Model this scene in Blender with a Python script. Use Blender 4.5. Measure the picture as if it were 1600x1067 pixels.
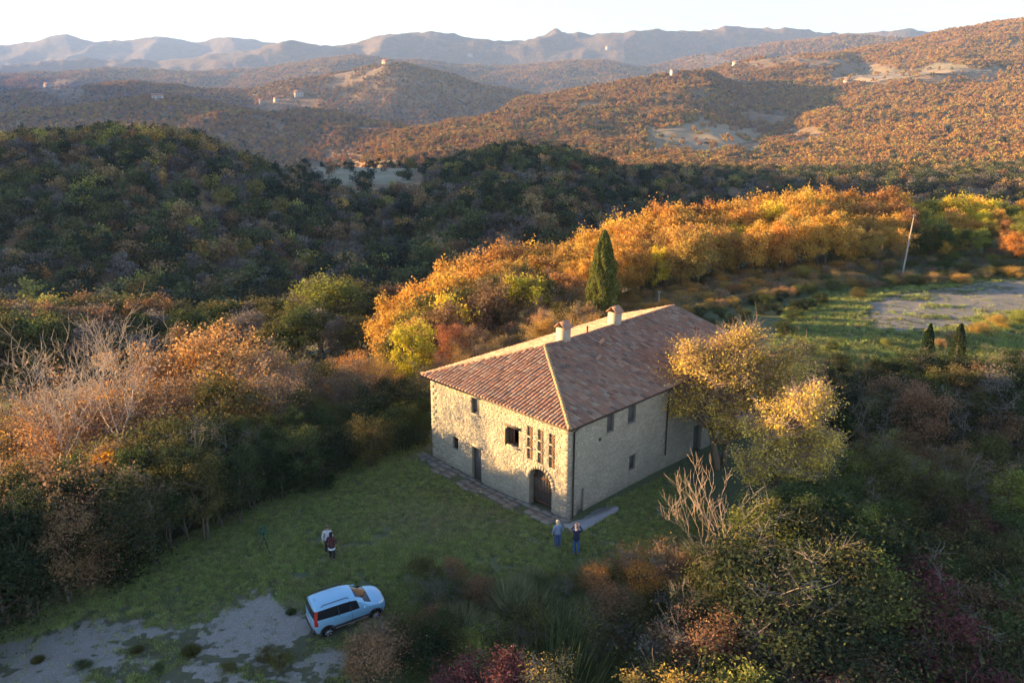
import bpy, bmesh, math, random
import numpy as np
from mathutils import Vector, Matrix
scene = bpy.context.scene
for _o in list(bpy.data.objects): bpy.data.objects.remove(_o)
COL = scene.collection
# ---------------------------------------------------------------- camera
CAM_H = 25.0; F_PX = 1342.6; PITCH = 0.3019
cam_d = bpy.data.cameras.new('camera'); cam = bpy.data.objects.new('camera', cam_d); COL.objects.link(cam)
cam_d.sensor_width = 36; cam_d.lens = 36*F_PX/1600; cam_d.clip_start = 0.5; cam_d.clip_end = 60000
cam.location = (0, 0, CAM_H); cam.rotation_euler = (math.pi/2-PITCH, 0, 0)
scene.camera = cam
# ---------------------------------------------------------------- sky and sun
SUN_EL = math.radians(7.6); SUN_V = Vector((-0.980, 0.195, 0)).normalized()     # horizontal direction towards the sun
world = bpy.data.worlds.new('World'); scene.world = world; world.use_nodes = True
wn = world.node_tree; wn.nodes.clear()
sky = wn.nodes.new('ShaderNodeTexSky'); sky.sky_type = 'NISHITA'; sky.sun_disc = False
sky.sun_elevation = SUN_EL; sky.sun_rotation = math.atan2(SUN_V.x, SUN_V.y)
sky.altitude = 400; sky.air_density = 1.0; sky.dust_density = 0.6; sky.ozone_density = 3.0
bg = wn.nodes.new('ShaderNodeBackground'); bg.inputs[1].default_value = 0.094
wo = wn.nodes.new('ShaderNodeOutputWorld')
hs_ = wn.nodes.new('ShaderNodeHueSaturation'); hs_.inputs['Saturation'].default_value = .80
tn = wn.nodes.new('ShaderNodeMix'); tn.data_type = 'RGBA'; tn.blend_type = 'MULTIPLY'; tn.inputs[0].default_value = 1.0; tn.inputs[7].default_value = (1.02,.985,1.035,1)
wn.links.new(sky.outputs[0], hs_.inputs['Color']); wn.links.new(hs_.outputs[0], tn.inputs[6]); 
# thin evening clouds low over the far mountains, by direction in the sky
_tc = wn.nodes.new('ShaderNodeTexCoord'); _sx = wn.nodes.new('ShaderNodeSeparateXYZ'); wn.links.new(_tc.outputs['Generated'], _sx.inputs[0])
_mp = wn.nodes.new('ShaderNodeMapping'); _mp.inputs['Scale'].default_value = (7, 7, 75); wn.links.new(_tc.outputs['Generated'], _mp.inputs[0])
_nz = wn.nodes.new('ShaderNodeTexNoise'); _nz.inputs['Scale'].default_value = 3.2; _nz.inputs['Detail'].default_value = 5; wn.links.new(_mp.outputs[0], _nz.inputs['Vector'])
_cr = wn.nodes.new('ShaderNodeValToRGB'); wn.links.new(_nz.outputs[0], _cr.inputs[0]); _cr.color_ramp.elements[0].position = .56; _cr.color_ramp.elements[1].position = .68
_el = wn.nodes.new('ShaderNodeValToRGB'); wn.links.new(_sx.outputs[2], _el.inputs[0]); _e = _el.color_ramp.elements; _e[0].position = .040; _e[0].color = (0,0,0,1); _e[1].position = .052; _e[1].color = (1,1,1,1); _e3 = _e.new(.075); _e3.color = (0,0,0,1)
_mu = wn.nodes.new('ShaderNodeMath'); _mu.operation = 'MULTIPLY'; wn.links.new(_cr.outputs[0], _mu.inputs[0]); wn.links.new(_el.outputs[0], _mu.inputs[1])
_m2 = wn.nodes.new('ShaderNodeMath'); _m2.operation = 'MULTIPLY'; _m2.inputs[1].default_value = .32; wn.links.new(_mu.outputs[0], _m2.inputs[0])
_cm = wn.nodes.new('ShaderNodeMix'); _cm.data_type = 'RGBA'; wn.links.new(_m2.outputs[0], _cm.inputs[0]); wn.links.new(tn.outputs[2], _cm.inputs[6]); _cm.inputs[7].default_value = (1.1,.95,1.0,1)
wn.links.new(_cm.outputs[2], bg.inputs[0]); wn.links.new(bg.outputs[0], wo.inputs[0])
sun_d = bpy.data.lights.new('sun', 'SUN'); sun = bpy.data.objects.new('sun', sun_d); COL.objects.link(sun)
sun_d.energy = 5.0; sun_d.angle = math.radians(0.55); sun_d.color = (1.0, 0.63, 0.26)
_sd = Vector((SUN_V.x*math.cos(SUN_EL), SUN_V.y*math.cos(SUN_EL), math.sin(SUN_EL)))
sun.rotation_euler = _sd.to_track_quat('Z', 'Y').to_euler()
scene.view_settings.view_transform = 'Standard'; scene.view_settings.look = 'None'
scene.view_settings.exposure = 2.55; scene.view_settings.gamma = 1.0
scene.render.engine = 'CYCLES'
cy = scene.cycles
cy.use_denoising = True; cy.use_adaptive_sampling = True; cy.adaptive_threshold = 0.02
cy.max_bounces = 5; cy.diffuse_bounces = 3; cy.glossy_bounces = 2; cy.transmission_bounces = 3; cy.transparent_max_bounces = 6
cy.volume_bounces = 1; cy.caustics_reflective = False; cy.caustics_refractive = False
# ---------------------------------------------------------------- helpers
R = random.Random(7)
def tag(o, label=None, cat=None, group=None, kind=None):
    if label: o['label'] = label
    if cat: o['category'] = cat
    if group: o['group'] = group
    if kind: o['kind'] = kind
    return o
def link(o, parent=None):
    COL.objects.link(o)
    if parent is not None: o.parent = parent
    return o
def empty(name, loc=(0,0,0), rz=0.0):
    o = bpy.data.objects.new(name, None); link(o); o.location = loc; o.rotation_euler = (0,0,rz); o.empty_display_size = .3
    return o
def np_mesh(name, V, F, mat=None, smooth=False, uv=None):
    """V (n,3); F (m,k) one face size, or a list of face lists"""
    me = bpy.data.meshes.new(name)
    V = np.asarray(V, dtype=np.float32).reshape(-1,3)
    if isinstance(F, list):
        fl = [np.asarray(f, dtype=np.int32) for f in F]
        tot = np.array([len(f) for f in fl], dtype=np.int32); idx = np.concatenate(fl) if fl else np.zeros(0, np.int32)
    else:
        F = np.asarray(F, dtype=np.int32); tot = np.full(len(F), F.shape[1], dtype=np.int32); idx = F.ravel()
    me.vertices.add(len(V)); me.vertices.foreach_set('co', V.ravel())
    me.loops.add(len(idx)); me.loops.foreach_set('vertex_index', idx)
    me.polygons.add(len(tot)); st = np.concatenate([[0], np.cumsum(tot)[:-1]]).astype(np.int32) if len(tot) else np.zeros(0, np.int32)
    me.polygons.foreach_set('loop_start', st)
    try: me.polygons.foreach_set('loop_total', tot)
    except Exception: pass
    if smooth: me.polygons.foreach_set('use_smooth', np.ones(len(tot), dtype=bool))
    if uv is not None:
        l = me.uv_layers.new(name='UVMap'); l.data.foreach_set('uv', np.asarray(uv, dtype=np.float32)[idx].ravel())
    me.update(calc_edges=True); me.validate()
    if mat: me.materials.append(mat)
    return me
def obj(name, me, parent=None, loc=None, rz=None):
    o = bpy.data.objects.new(name, me); link(o, parent)
    if loc is not None: o.location = loc
    if rz is not None: o.rotation_euler = (0,0,rz)
    return o
class MB:
    """collects shapes into one mesh"""
    def __init__(s): s.v = []; s.f = []
    def add(s, V, F):
        n = len(s.v); s.v += [tuple(map(float, p)) for p in V]; s.f += [[i+n for i in f] for f in F]; return s
    def box(s, x0, x1, y0, y1, z0, z1, M=None):
        V = [Vector(p) for p in ((x0,y0,z0),(x1,y0,z0),(x1,y1,z0),(x0,y1,z0),(x0,y0,z1),(x1,y0,z1),(x1,y1,z1),(x0,y1,z1))]
        if M is not None: V = [M @ p for p in V]
        return s.add(V, [[0,3,2,1],[4,5,6,7],[0,1,5,4],[1,2,6,5],[2,3,7,6],[3,0,4,7]])
    def tube(s, pts, rad, n=8, caps=True):
        pts = [Vector(p) for p in pts]
        rs = rad if isinstance(rad, (list, tuple)) else [rad]*len(pts)
        base = len(s.v); up = Vector((0,0,1))
        for i, p in enumerate(pts):
            d = (pts[min(i+1, len(pts)-1)]-pts[max(i-1, 0)]).normalized()
            a = d.cross(up if abs(d.z) < .95 else Vector((1,0,0))).normalized(); b = d.cross(a)
            for k in range(n):
                t = 2*math.pi*k/n; s.v.append(tuple(p+(a*math.cos(t)+b*math.sin(t))*rs[i]))
        for i in range(len(pts)-1):
            for k in range(n):
                k2 = (k+1) % n; s.f.append([base+i*n+k, base+i*n+k2, base+(i+1)*n+k2, base+(i+1)*n+k])
        if caps:
            s.f.append([base+k for k in range(n)]); e = base+(len(pts)-1)*n; s.f.append([e+n-1-k for k in range(n)])
        return s
    def ball(s, c, r, nu=10, nv=6):
        c = Vector(c); r = Vector((r,r,r)) if not hasattr(r, '__len__') else Vector(r); b = len(s.v)
        for j in range(nv+1):
            ph = math.pi*j/nv
            for i in range(nu):
                t = 2*math.pi*i/nu; s.v.append((c.x+r.x*math.sin(ph)*math.cos(t), c.y+r.y*math.sin(ph)*math.sin(t), c.z+r.z*math.cos(ph)))
        for j in range(nv):
            for i in range(nu):
                i2 = (i+1) % nu; s.f.append([b+j*nu+i, b+(j+1)*nu+i, b+(j+1)*nu+i2, b+j*nu+i2])
        return s
    def mesh(s, name, mat=None, smooth=False):
        return np_mesh(name, s.v, s.f, mat, smooth)
    def build(s, name, mat, parent=None, smooth=False):
        return obj(name, s.mesh(name, mat, smooth), parent)
class NT:
    """short node-tree writer"""
    def __init__(s, name):
        s.m = bpy.data.materials.new(name); s.m.use_nodes = True; s.t = s.m.node_tree; s.t.nodes.clear()
        s.out = s.t.nodes.new('ShaderNodeOutputMaterial')
    def n(s, typ, ins=None, **kw):
        nd = s.t.nodes.new('ShaderNode'+typ)
        for k, v in kw.items(): setattr(nd, k, v)
        for k, v in (ins or {}).items():
            if isinstance(v, bpy.types.NodeSocket): s.t.links.new(v, nd.inputs[k])
            else: nd.inputs[k].default_value = v
        return nd
    def ramp(s, fac, stops, interp='LINEAR'):
        nd = s.t.nodes.new('ShaderNodeValToRGB'); s.t.links.new(fac, nd.inputs[0]); cr = nd.color_ramp; cr.interpolation = interp
        while len(cr.elements) < len(stops): cr.elements.new(0.5)
        for e, (p, c) in zip(cr.elements, stops):
            e.position = p; e.color = (c[0],c[1],c[2],1) if hasattr(c, '__len__') else (c,c,c,1)
        return nd.outputs[0]
    def mix(s, fac, a, b, blend='MIX'):
        nd = s.t.nodes.new('ShaderNodeMix'); nd.data_type = 'RGBA'; nd.blend_type = blend
        for k, v in ((0, fac), (6, a), (7, b)):
            if isinstance(v, bpy.types.NodeSocket): s.t.links.new(v, nd.inputs[k])
            else: nd.inputs[k].default_value = (v if k == 0 else (v[0],v[1],v[2],1))
        return nd.outputs[2]
    def math(s, op, a, b=0.0, c=0.0):
        nd = s.t.nodes.new('ShaderNodeMath'); nd.operation = op
        for k, v in ((0,a),(1,b),(2,c)):
            if isinstance(v, bpy.types.NodeSocket): s.t.links.new(v, nd.inputs[k])
            else: nd.inputs[k].default_value = v
        return nd.outputs[0]
    def noise(s, scale, vec=None, detail=4, rough=.55, out=0):
        nd = s.n('TexNoise', {'Scale': scale, 'Detail': detail, 'Roughness': rough})
        if vec is not None: s.t.links.new(vec, nd.inputs['Vector'])
        return nd.outputs[out]
    def bump(s, h, strength=.5, dist=.02):
        return s.n('Bump', {'Height': h, 'Strength': strength, 'Distance': dist}).outputs[0]
    def principled(s, **kw):
        nd = s.n('BsdfPrincipled', {k.replace('_', ' '): v for k, v in kw.items()})
        s.t.links.new(nd.outputs[0], s.out.inputs[0]); return s.m
def flat(name, c, rough=.8, metal=0.0, var=.25, scale=6.0):
    t = NT(name); g = t.n('TexCoord').outputs['Object']
    f = t.noise(scale, g); col = t.mix(f, [x*(1-var) for x in c], [min(1, x*(1+var)) for x in c])
    return t.principled(Base_Color=col, Roughness=rough, Metallic=metal)
# ---------------------------------------------------------------- photograph pixel <-> world point
CP, SP = math.cos(PITCH), math.sin(PITCH)
def px_ray(px, py):
    X = px-800.0; Y = -(py-533.5)
    return Vector((X, F_PX*CP+Y*SP, -F_PX*SP+Y*CP)).normalized()
def px_ground(px, py, z=0.0):
    d = px_ray(px, py); t = (z-CAM_H)/d.z; return (d.x*t, d.y*t)
def px_ut(px, py):
    d = px_ray(px, py); return d.x/d.y, d.z/d.y
def to_px(x, y, z):
    z = z-CAM_H; c = y*CP-z*SP; u = y*SP+z*CP
    return 800+F_PX*x/c, 533.5-F_PX*u/c
# ================================================================ terrain
def _hash(ix, iy, seed):
    h = (ix.astype(np.int64)*374761393 + iy.astype(np.int64)*668265263 + seed*144665) & 0xffffffff
    h = ((h ^ (h >> 13))*1274126177) & 0xffffffff
    return ((h ^ (h >> 16)) & 0xffff)/65535.0
def vnoise(x, y, seed=0):
    ix = np.floor(x); iy = np.floor(y); fx = x-ix; fy = y-iy
    fx = fx*fx*fx*(fx*(fx*6-15)+10); fy = fy*fy*fy*(fy*(fy*6-15)+10)
    a = _hash(ix,iy,seed); b = _hash(ix+1,iy,seed); c = _hash(ix,iy+1,seed); d = _hash(ix+1,iy+1,seed)
    return (a*(1-fx)+b*fx)*(1-fy)+(c*(1-fx)+d*fx)*fy
def fbm(x, y, o=4, seed=0, ridged=False):
    s = 0; a = .5; t = 0
    for k in range(o):
        n = vnoise(x, y, seed+k*17)
        if ridged: n = 1-np.abs(2*n-1)
        s = s+a*n; t += a; a *= .5; x, y = (x*1.6+y*1.2)*1.02, (-x*1.2+y*1.6)*1.02
    return s/t
# --- near ground: thin-plate spline through spot heights
NEAR = [(3,45,0),(-5.5,53.5,.0),(-1,49,-.3),(17,59,0),(9,68,0),(3,56,0),(10,50,0),(-4,40,0),(-10,40,-.1),(-10,50,-.2),(-16,44,-.3),(-2,36,-.4),
 (-22,38,-.7),(-8,34,-.6),(-14,34,-.7),(-20,32,-.9),(-8,58,-.4),(4,37,-.6),(10,41,-.7),(2,33,-2),(8,36,-2.2),(0,28,-3.5),(8,30,-5),(-6,28,-1.8),(-14,28,-1.2),(-25,28,-1.5),
 (14,45,-1.2),(20,50,-2.5),(16,38,-4.5),(26,44,-6),(24,58,-1.5),(34,50,-6),(24,34,-9),(30,66,-1.2),(40,60,-4),(45,72,-1.5),(55,76,-.8),
 (28,76,0),(38,84,.2),(48,90,.5),(40,98,.5),(60,95,1),(28,90,0),(70,80,0),(20,104,-1),(40,115,0),(60,120,1),(80,125,2),(60,140,-2),(30,125,-3),(0,100,-5),(10,85,-1.5),
 (-10,95,-9),(0,75,-1.5),(-8,70,-3),(-22,50,-2),(-28,46,-3),(-18,60,-3),(-14,66,-3.5),(-30,60,-6),(-40,75,-10),(-25,80,-9),(-15,80,-6.5),(-30,100,-13),(-10,115,-12),(-50,110,-16),
 (-60,60,-12),(-36,36,-3),(-60,30,-8),(-90,60,-18),(-60,150,-24),(-20,150,-20),(20,155,-16),(60,165,-13),(110,170,-9),(120,130,1),(100,90,0),(80,50,-8),(60,30,-13),(40,15,-14),(0,10,-8),(-40,10,-5),(-120,120,-24),(-110,30,-17),(-110,5,-15),(-85,45,-15),(-50,12,-8),(-75,75,-17)]
_P = np.array(NEAR, float)
def _U(r2): return r2*np.log(r2+1e-9)
def _tps_fit(P):
    n = len(P); d = ((P[:,None,:2]-P[None,:,:2])**2).sum(-1); K = _U(d)+np.eye(n)*2.0
    A = np.zeros((n+3,n+3)); A[:n,:n] = K; A[:n,n] = 1; A[:n,n+1:] = P[:,:2]; A[n,:n] = 1; A[n+1:,:n] = P[:,:2].T
    return np.linalg.solve(A, np.r_[P[:,2], 0,0,0])
_W = _tps_fit(_P)
def near_z(x, y):
    x = np.clip(x, -110, 125); y = np.clip(y, 5, 185)
    s = _W[-3]+_W[-2]*x+_W[-1]*y
    for (a, b, _), w in zip(_P, _W[:-3]): s = s+w*_U((x-a)**2+(y-b)**2)
    return s
# --- far ground: profiles at chosen distances; numbers below 0 or tagged 'z' are heights, others photograph rows of the ground seen there
def Z(v): return ('z', v)
FAR = [  # left ends out of view are raised, unseen ridges added to shade the hills
 (150, [(-500,Z(-24)),(0,Z(-23)),(400,Z(-22)),(700,Z(-20)),(900,Z(-16)),(1200,Z(-10)),(1600,Z(-4)),(2200,Z(0))]),
 (205, [(-500,Z(-32)),(0,Z(-30)),(300,Z(-33)),(600,Z(-33)),(900,Z(-32)),(1100,Z(-32)),(1400,Z(-30)),(1700,Z(-24)),(2200,Z(-10))]),
 (280, [(-1300,Z(62)),(-900,Z(45)),(-550,Z(5)),(-350,335),(0,335),(200,338),(300,348),(400,372),(500,392),(600,Z(-35)),(700,365),(800,352),(900,366),(1000,Z(-40)),(1200,Z(-48)),(1600,Z(-46)),(2200,Z(-30))]),
 (380, [(-1300,Z(88)),(-850,Z(62)),(-550,Z(25)),(-350,222),(-200,226),(0,231),(100,224),(200,215),(300,222),(350,244),(400,268),(480,306),(560,326),(650,320),(700,296),(800,278),(900,292),(1000,318),(1200,Z(-52)),(1600,Z(-50)),(2200,Z(-30))]),
 (460, [(-1300,Z(85)),(-800,Z(70)),(-500,Z(30)),(-250,Z(-20)),(0,Z(-26)),(300,Z(-34)),(400,Z(-33)),(490,285),(560,286),(650,284),(700,272),(760,250),(800,243),(850,243),(900,256),(960,278),(1000,288),(1200,297),(1400,297),(1600,290),(2200,280)]),
 (540, [(-1300,Z(90)),(-600,Z(70)),(-350,Z(10)),(-150,Z(-60)),(0,Z(-60)),(300,Z(-62)),(420,Z(-48)),(480,266),(600,264),(660,264),(720,268),(800,Z(-34)),(900,280),(1000,283),(1200,287),(1600,278),(2200,270)]),
 (640, [(-1300,Z(90)),(-600,Z(85)),(-350,Z(20)),(-100,Z(-85)),(300,Z(-85)),(480,Z(-60)),(600,Z(-52)),(700,Z(-52)),(820,272),(900,272),(1000,272),(1200,273),(1400,270),(1600,267),(2200,262)]),
 (820, [(-1300,Z(100)),(-600,Z(95)),(-300,Z(0)),(-50,Z(-115)),(400,Z(-112)),(600,Z(-95)),(900,Z(-70)),(1200,Z(-66)),(1600,Z(-60)),(2200,Z(-40))]),
 (1100,[(-600,Z(-140)),(400,Z(-140)),(540,Z(-115)),(600,246),(700,240),(800,238),(900,232),(1000,232),(1100,238),(1200,240),(1300,232),(1400,222),(1500,214),(1600,208),(2200,180)]),
 (1450,[(-600,Z(-130)),(300,Z(-135)),(500,Z(-140)),(560,Z(-125)),(620,222),(700,196),(800,178),(900,172),(960,180),(1000,182),(1060,176),(1120,180),(1170,205),(1230,200),(1300,180),(1400,170),(1500,158),(1600,150),(2200,100)]),
 (1850,[(-600,200),(0,188),(80,172),(150,166),(250,158),(330,160),(400,168),(520,172),(620,190),(680,Z(-140)),(750,Z(-120)),(800,162),(900,143),(1000,126),(1060,117),(1110,122),(1170,150),(1230,150),(1300,140),(1400,128),(1500,118),(1600,108),(2200,60)]),
 (2300, [(-600,Z(280)),(-300,Z(230)),(-120,Z(60)),(0,Z(-100)),(300,Z(-130)),(500,Z(-175)),(700,Z(-180)),(850,Z(-150)),(950,Z(-110)),(1060,Z(-40)),(1120,130),(1200,108),(1290,102),(1340,118),(1400,98),(1500,72),(1600,60),(1800,40),(2200,20)]),
 (2900, [(-600,20),(-250,60),(0,146),(100,136),(200,132),(300,142),(380,150),(430,138),(500,122),(560,112),(610,100),(650,106),(700,122),(760,140),(900,Z(-60)),(1080,118),(1180,98),(1280,92),(1320,85),(1400,74),(1450,62),(1500,52),(1560,44),(1620,38),(1800,25),(2200,20)]),
 (3900, [(-600,Z(190)),(-200,Z(120)),(0,Z(-120)),(300,Z(-150)),(600,Z(-100)),(900,Z(-120)),(1100,Z(-50)),(1300,Z(40)),(1600,Z(60)),(2200,Z(80))]),
 (5200,[(-600,116),(0,118),(100,114),(220,112),(330,116),(430,106),(500,98),(560,96),(650,96),(720,100),(800,96),(860,92),(950,92),(1000,104),(1060,104),(1130,92),(1200,82),(1300,72),(1400,66),(1600,60),(2200,60)]),
 (6700,[(-600,Z(-60)),(300,Z(-60)),(700,Z(0)),(1000,Z(0)),(1300,Z(60)),(2200,Z(60))]),
 (7600,[(-600,112),(0,108),(130,102),(250,98),(350,90),(430,80),(480,74),(540,66),(600,59),(660,57),(720,60),(790,58),(860,58),(910,55),(950,49),(980,46),(1010,50),(1050,58),(1090,55),(1140,50),(1180,48),(1230,53),(1280,64),(1350,60),(1420,47),(1500,44),(1600,50),(2200,60)]),
 (8900,[(-600,Z(60)),(2200,Z(60))]),
 (10500,[(-600,80),(-200,84),(0,73),(60,63),(104,54),(130,60),(150,63),(190,62),(240,55),(270,61),(292,70),(330,66),(370,61),(410,68),(440,73),(475,70),(500,74),(600,80),(900,85),(1200,90),(2200,90)]),
 (13000,[(-600,Z(-300)),(2200,Z(-300))]),
]
UG = np.linspace(-1.6, 1.6, 801)
def _rows():
    rows = []
    for Y, lst in FAR:
        us = []; zs = []
        for px, v in lst:
            if isinstance(v, tuple): u = px_ut(px, 260)[0]; z = v[1]
            else: u, t = px_ut(px, v); z = CAM_H+t*Y
            us.append(u); zs.append(z)
        zz = np.interp(UG, us, zs)
        nk = 4 if Y < 3000 else 1; k = np.exp(-np.linspace(-2,2,2*nk+1)**2) if nk > 1 else np.array([.2,.6,.2]); k /= k.sum()
        zz = np.convolve(np.pad(zz, nk, mode='edge'), k, mode='valid')
        rows.append(zz)
    return np.log(np.array([r[0] for r in FAR], float)), np.array(rows)
_LY, _RZ = _rows()
def _slopes(x, Y):
    h = np.diff(x)[:,None]; d = np.diff(Y, axis=0)/h; m = np.zeros_like(Y)
    s = (d[:-1]*d[1:] > 0); w1 = 2*h[1:]+h[:-1]; w2 = h[1:]+2*h[:-1]
    with np.errstate(divide='ignore', invalid='ignore'): hm = (w1+w2)/(w1/d[:-1]+w2/d[1:])
    m[1:-1] = np.where(s, hm, 0); m[0] = d[0]; m[-1] = d[-1]
    return m
_MS = _slopes(_LY, _RZ)
def far_z(x, y):
    x = np.asarray(x, float); y = np.asarray(y, float)
    u = np.clip(x/y, -1.599, 1.599); ly = np.clip(np.log(y), _LY[0], _LY[-1]-1e-6)
    k = np.clip(np.searchsorted(_LY, ly, side='right')-1, 0, len(_LY)-2)
    fu = (u-UG[0])/(UG[1]-UG[0]); iu = np.floor(fu).astype(int); fu = fu-iu
    g = lambda T, kk: T[kk, iu]*(1-fu)+T[kk, iu+1]*fu
    h = _LY[k+1]-_LY[k]; t = (ly-_LY[k])/h
    z0, z1, m0, m1 = g(_RZ,k), g(_RZ,k+1), g(_MS,k), g(_MS,k+1)
    z = (2*t**3-3*t**2+1)*z0+(t**3-2*t**2+t)*h*m0+(-2*t**3+3*t**2)*z1+(t**3-t**2)*h*m1
    # gullies and spurs
    a = np.clip((y-640)/800, 0, 1)
    w1 = 420.0; n1 = fbm(x/w1, y/w1, 4, 5, True)-.62
    w2 = 1700.0; n2 = fbm(x/w2+3, y/w2, 4, 9, True)-.62
    a2 = np.clip((y-2200)/2500, 0, 1); a3 = np.clip((13000-y)/4000, 0, 1)
    z = z+a*n1*(48+22*a2)*(1-.35*a2)+a2*n2*120*a3+np.clip((y-4500)/2000, 0, 1)*a3*(fbm(x/700.+5, y/700., 4, 21, True)-.62)*150+np.clip((y-150)/200, 0, 1)*(fbm(x/70., y/70., 3, 2)-.5)*np.where(y < 900, 5, 9)
    return z
def ground_z(x, y):
    x = np.atleast_1d(np.asarray(x, float)); y = np.atleast_1d(np.asarray(y, float))
    b = np.clip((y-120)/60, 0, 1); b = b*b*(3-2*b)
    zn = near_z(x, y)+(fbm(x/5., y/5., 3, 3)-.5)*.25*np.clip(((np.abs(x-5)+np.abs(y-54))-8)/8, 0, 1)
    zf = far_z(x, np.maximum(y, 150))
    return zn*(1-b)+zf*b
def gz(x, y): return float(ground_z(x, y)[0])
def px_hit(px, py):
    """march the photograph's ray to the ground"""
    d = px_ray(px, py); ts = np.geomspace(25, 16000, 2600)
    z = CAM_H+d.z*ts; g = ground_z(d.x*ts, d.y*ts); k = np.argmax(g > z)
    if not (g > z).any(): return None
    return float(d.x*ts[k]), float(d.y*ts[k]), float(g[k])
def ground_grid(uu, yy):
    U, Y = np.meshgrid(uu, yy); X = U*Y
    return X, Y
uu = np.unique(np.r_[np.linspace(-1.6,-.72,90), np.linspace(-.72,.72,560), np.linspace(.72,1.6,90)])
yy = np.geomspace(6, 13000, 740)
X_, Y_ = ground_grid(uu, yy); Z_ = ground_z(X_.ravel(), Y_.ravel())
nr, nc = X_.shape
ii = np.arange(nr*nc).reshape(nr, nc)
Fq = np.stack([ii[:-1,:-1], ii[:-1,1:], ii[1:,1:], ii[1:,:-1]], -1).reshape(-1,4)
def ground_material():
    t = NT('ground_soil'); geo = t.n('NewGeometry'); pos = geo.outputs['Position']
    sep = t.n('SeparateXYZ', {0: pos}); x, y, z = sep.outputs
    # near: short autumn grass, leaf litter under the trees
    n1 = t.noise(.35, pos, 5, .6); n2 = t.noise(3.2, pos, 6, .7); n3 = t.noise(14., pos, 4, .7)
    grass = t.ramp(n2, [(.3,(.06,.08,.028)),(.5,(.095,.12,.042)),(.7,(.145,.145,.07))])
    grass = t.mix(t.math('MULTIPLY', t.ramp(n1, [(.5,0),(.68,1)]), .6), grass, (.125,.10,.062))
    grass = t.mix(.5, grass, t.ramp(n3, [(.3,(.03,.045,.014)),(.7,(.13,.15,.07))]))
    # far: woodland floor and clearings, seen between and beyond the modelled trees
    m1 = t.noise(.012, pos, 6, .6); m2 = t.noise(.11, pos, 4, .6); m3 = t.noise(.0016, pos, 3, .5)
    wood = t.ramp(m1, [(.32,(.10,.085,.045)),(.45,(.26,.16,.07)),(.6,(.33,.20,.085)),(.72,(.16,.13,.06))])
    wood = t.mix(t.ramp(m2, [(.35,0),(.65,1)]), wood, t.mix(.6, wood, (.05,.045,.03)))
    field = t.ramp(t.noise(.05, pos, 4), [(.3,(.14,.13,.06)),(.7,(.26,.21,.13))])
    wood = t.mix(t.ramp(m3, [(.60,0),(.66,1)]), wood, field)
    r1 = t.noise(.0045, pos, 9, .72); r2 = t.noise(.03, pos, 5, .7)
    rng = t.ramp(r1, [(.36,(.04,.042,.024)),(.46,(.12,.07,.025)),(.56,(.19,.10,.03)),(.66,(.07,.06,.032)),(.74,(.15,.12,.075))]); rng = t.mix(t.ramp(r2, [(.42,0),(.58,1)]), t.mix(.55, rng, (.04,.035,.02)), rng)
    wood = t.mix(t.n('Clamp', {0: t.math('MULTIPLY', t.math('SUBTRACT', y, 3300.), 1/500.)}).outputs[0], wood, rng)
    d = t.math('MULTIPLY', t.math('SUBTRACT', y, 125.), 1/50.)
    far = t.n('Clamp', {0: d}).outputs[0]
    col = t.mix(far, grass, wood)
    b0 = t.bump(r2, .8, t.math('MULTIPLY', t.n('Clamp', {0: t.math('MULTIPLY', t.math('SUBTRACT', y, 1500.), 1/2500.)}).outputs[0], 16.)); b = t.n('Bump', {'Height': t.math('ADD', n3, n2), 'Strength': .6, 'Distance': .12, 'Normal': b0}).outputs[0]
    return t.principled(Base_Color=col, Roughness=.95, Normal=b)
terr_me = np_mesh('terrain', np.stack([X_.ravel(), Y_.ravel(), Z_], -1), Fq, ground_material(), True)
terrain = obj('terrain', terr_me); tag(terrain, kind='structure')
# ================================================================ the stone farmhouse
HX, HY = 3.2316, 45.0911; HROT = math.pi/4        # empty at the near corner; local +X runs along the right wall, local +Y along the facade
FW, FL, WH = 12.2, 20.0, 6.0
house = empty('stone_farmhouse', (HX, HY, 0), HROT)
tag(house, 'two-storey rubble stone farmhouse with a red tiled roof, alone on the ridge', 'house')
def house_world(lx, ly, z=0):
    c, s = math.cos(HROT), math.sin(HROT); return (HX+lx*c-ly*s, HY+lx*s+ly*c, z)
def stone_material(name, a, b, c):
    t = NT(name); g = t.n('NewGeometry'); rnd = g.outputs['Random Per Island']; oc = t.n('TexCoord').outputs['Object']
    col = t.ramp(rnd, [(0,a),(.35,b),(.7,c),(1,[x*.6 for x in a])])
    n = t.noise(9, oc, 5, .7); col = t.mix(.55, col, t.mix(n, [x*.35 for x in b], [min(.9,x*1.75) for x in c]))
    st = t.ramp(t.noise(.5, oc, 5, .65), [(.42,1),(.68,0)])
    col = t.mix(t.math('MULTIPLY', st, .35), col, (.13,.115,.085))
    zz = t.n('SeparateXYZ', {0: oc}).outputs[2]; dp_ = t.ramp(t.math('ADD', t.math('MULTIPLY', zz, .5), t.math('MULTIPLY', t.noise(1.2, oc, 4, .7), .8)), [(.28,1),(.62,0)])
    col = t.mix(t.math('MULTIPLY', dp_, .42), col, (.12,.11,.075))
    return t.principled(Base_Color=col, Roughness=.92, Normal=t.bump(t.noise(22, oc, 5, .7), .7, .02))
M_STONE = stone_material('rubble_stone', (.52,.44,.30), (.68,.58,.40), (.42,.36,.26))
M_MORTAR = flat('lime_mortar', (.30,.26,.185), .95, 0, .35, 3)
M_QUOIN = stone_material('corner_stone', (.46,.38,.26), (.53,.44,.31), (.42,.35,.25))
M_WOODD = flat('old_dark_wood', (.085,.06,.042), .8, 0, .4, 14)
M_WOODG = flat('weathered_shutter', (.115,.105,.095), .8, 0, .3, 14)
M_WOODR = flat('red_brown_shutter', (.13,.055,.035), .75, 0, .35, 14)
M_BRICK = flat('infill_brick', (.20,.125,.075), .9, 0, .35, 12)
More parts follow.
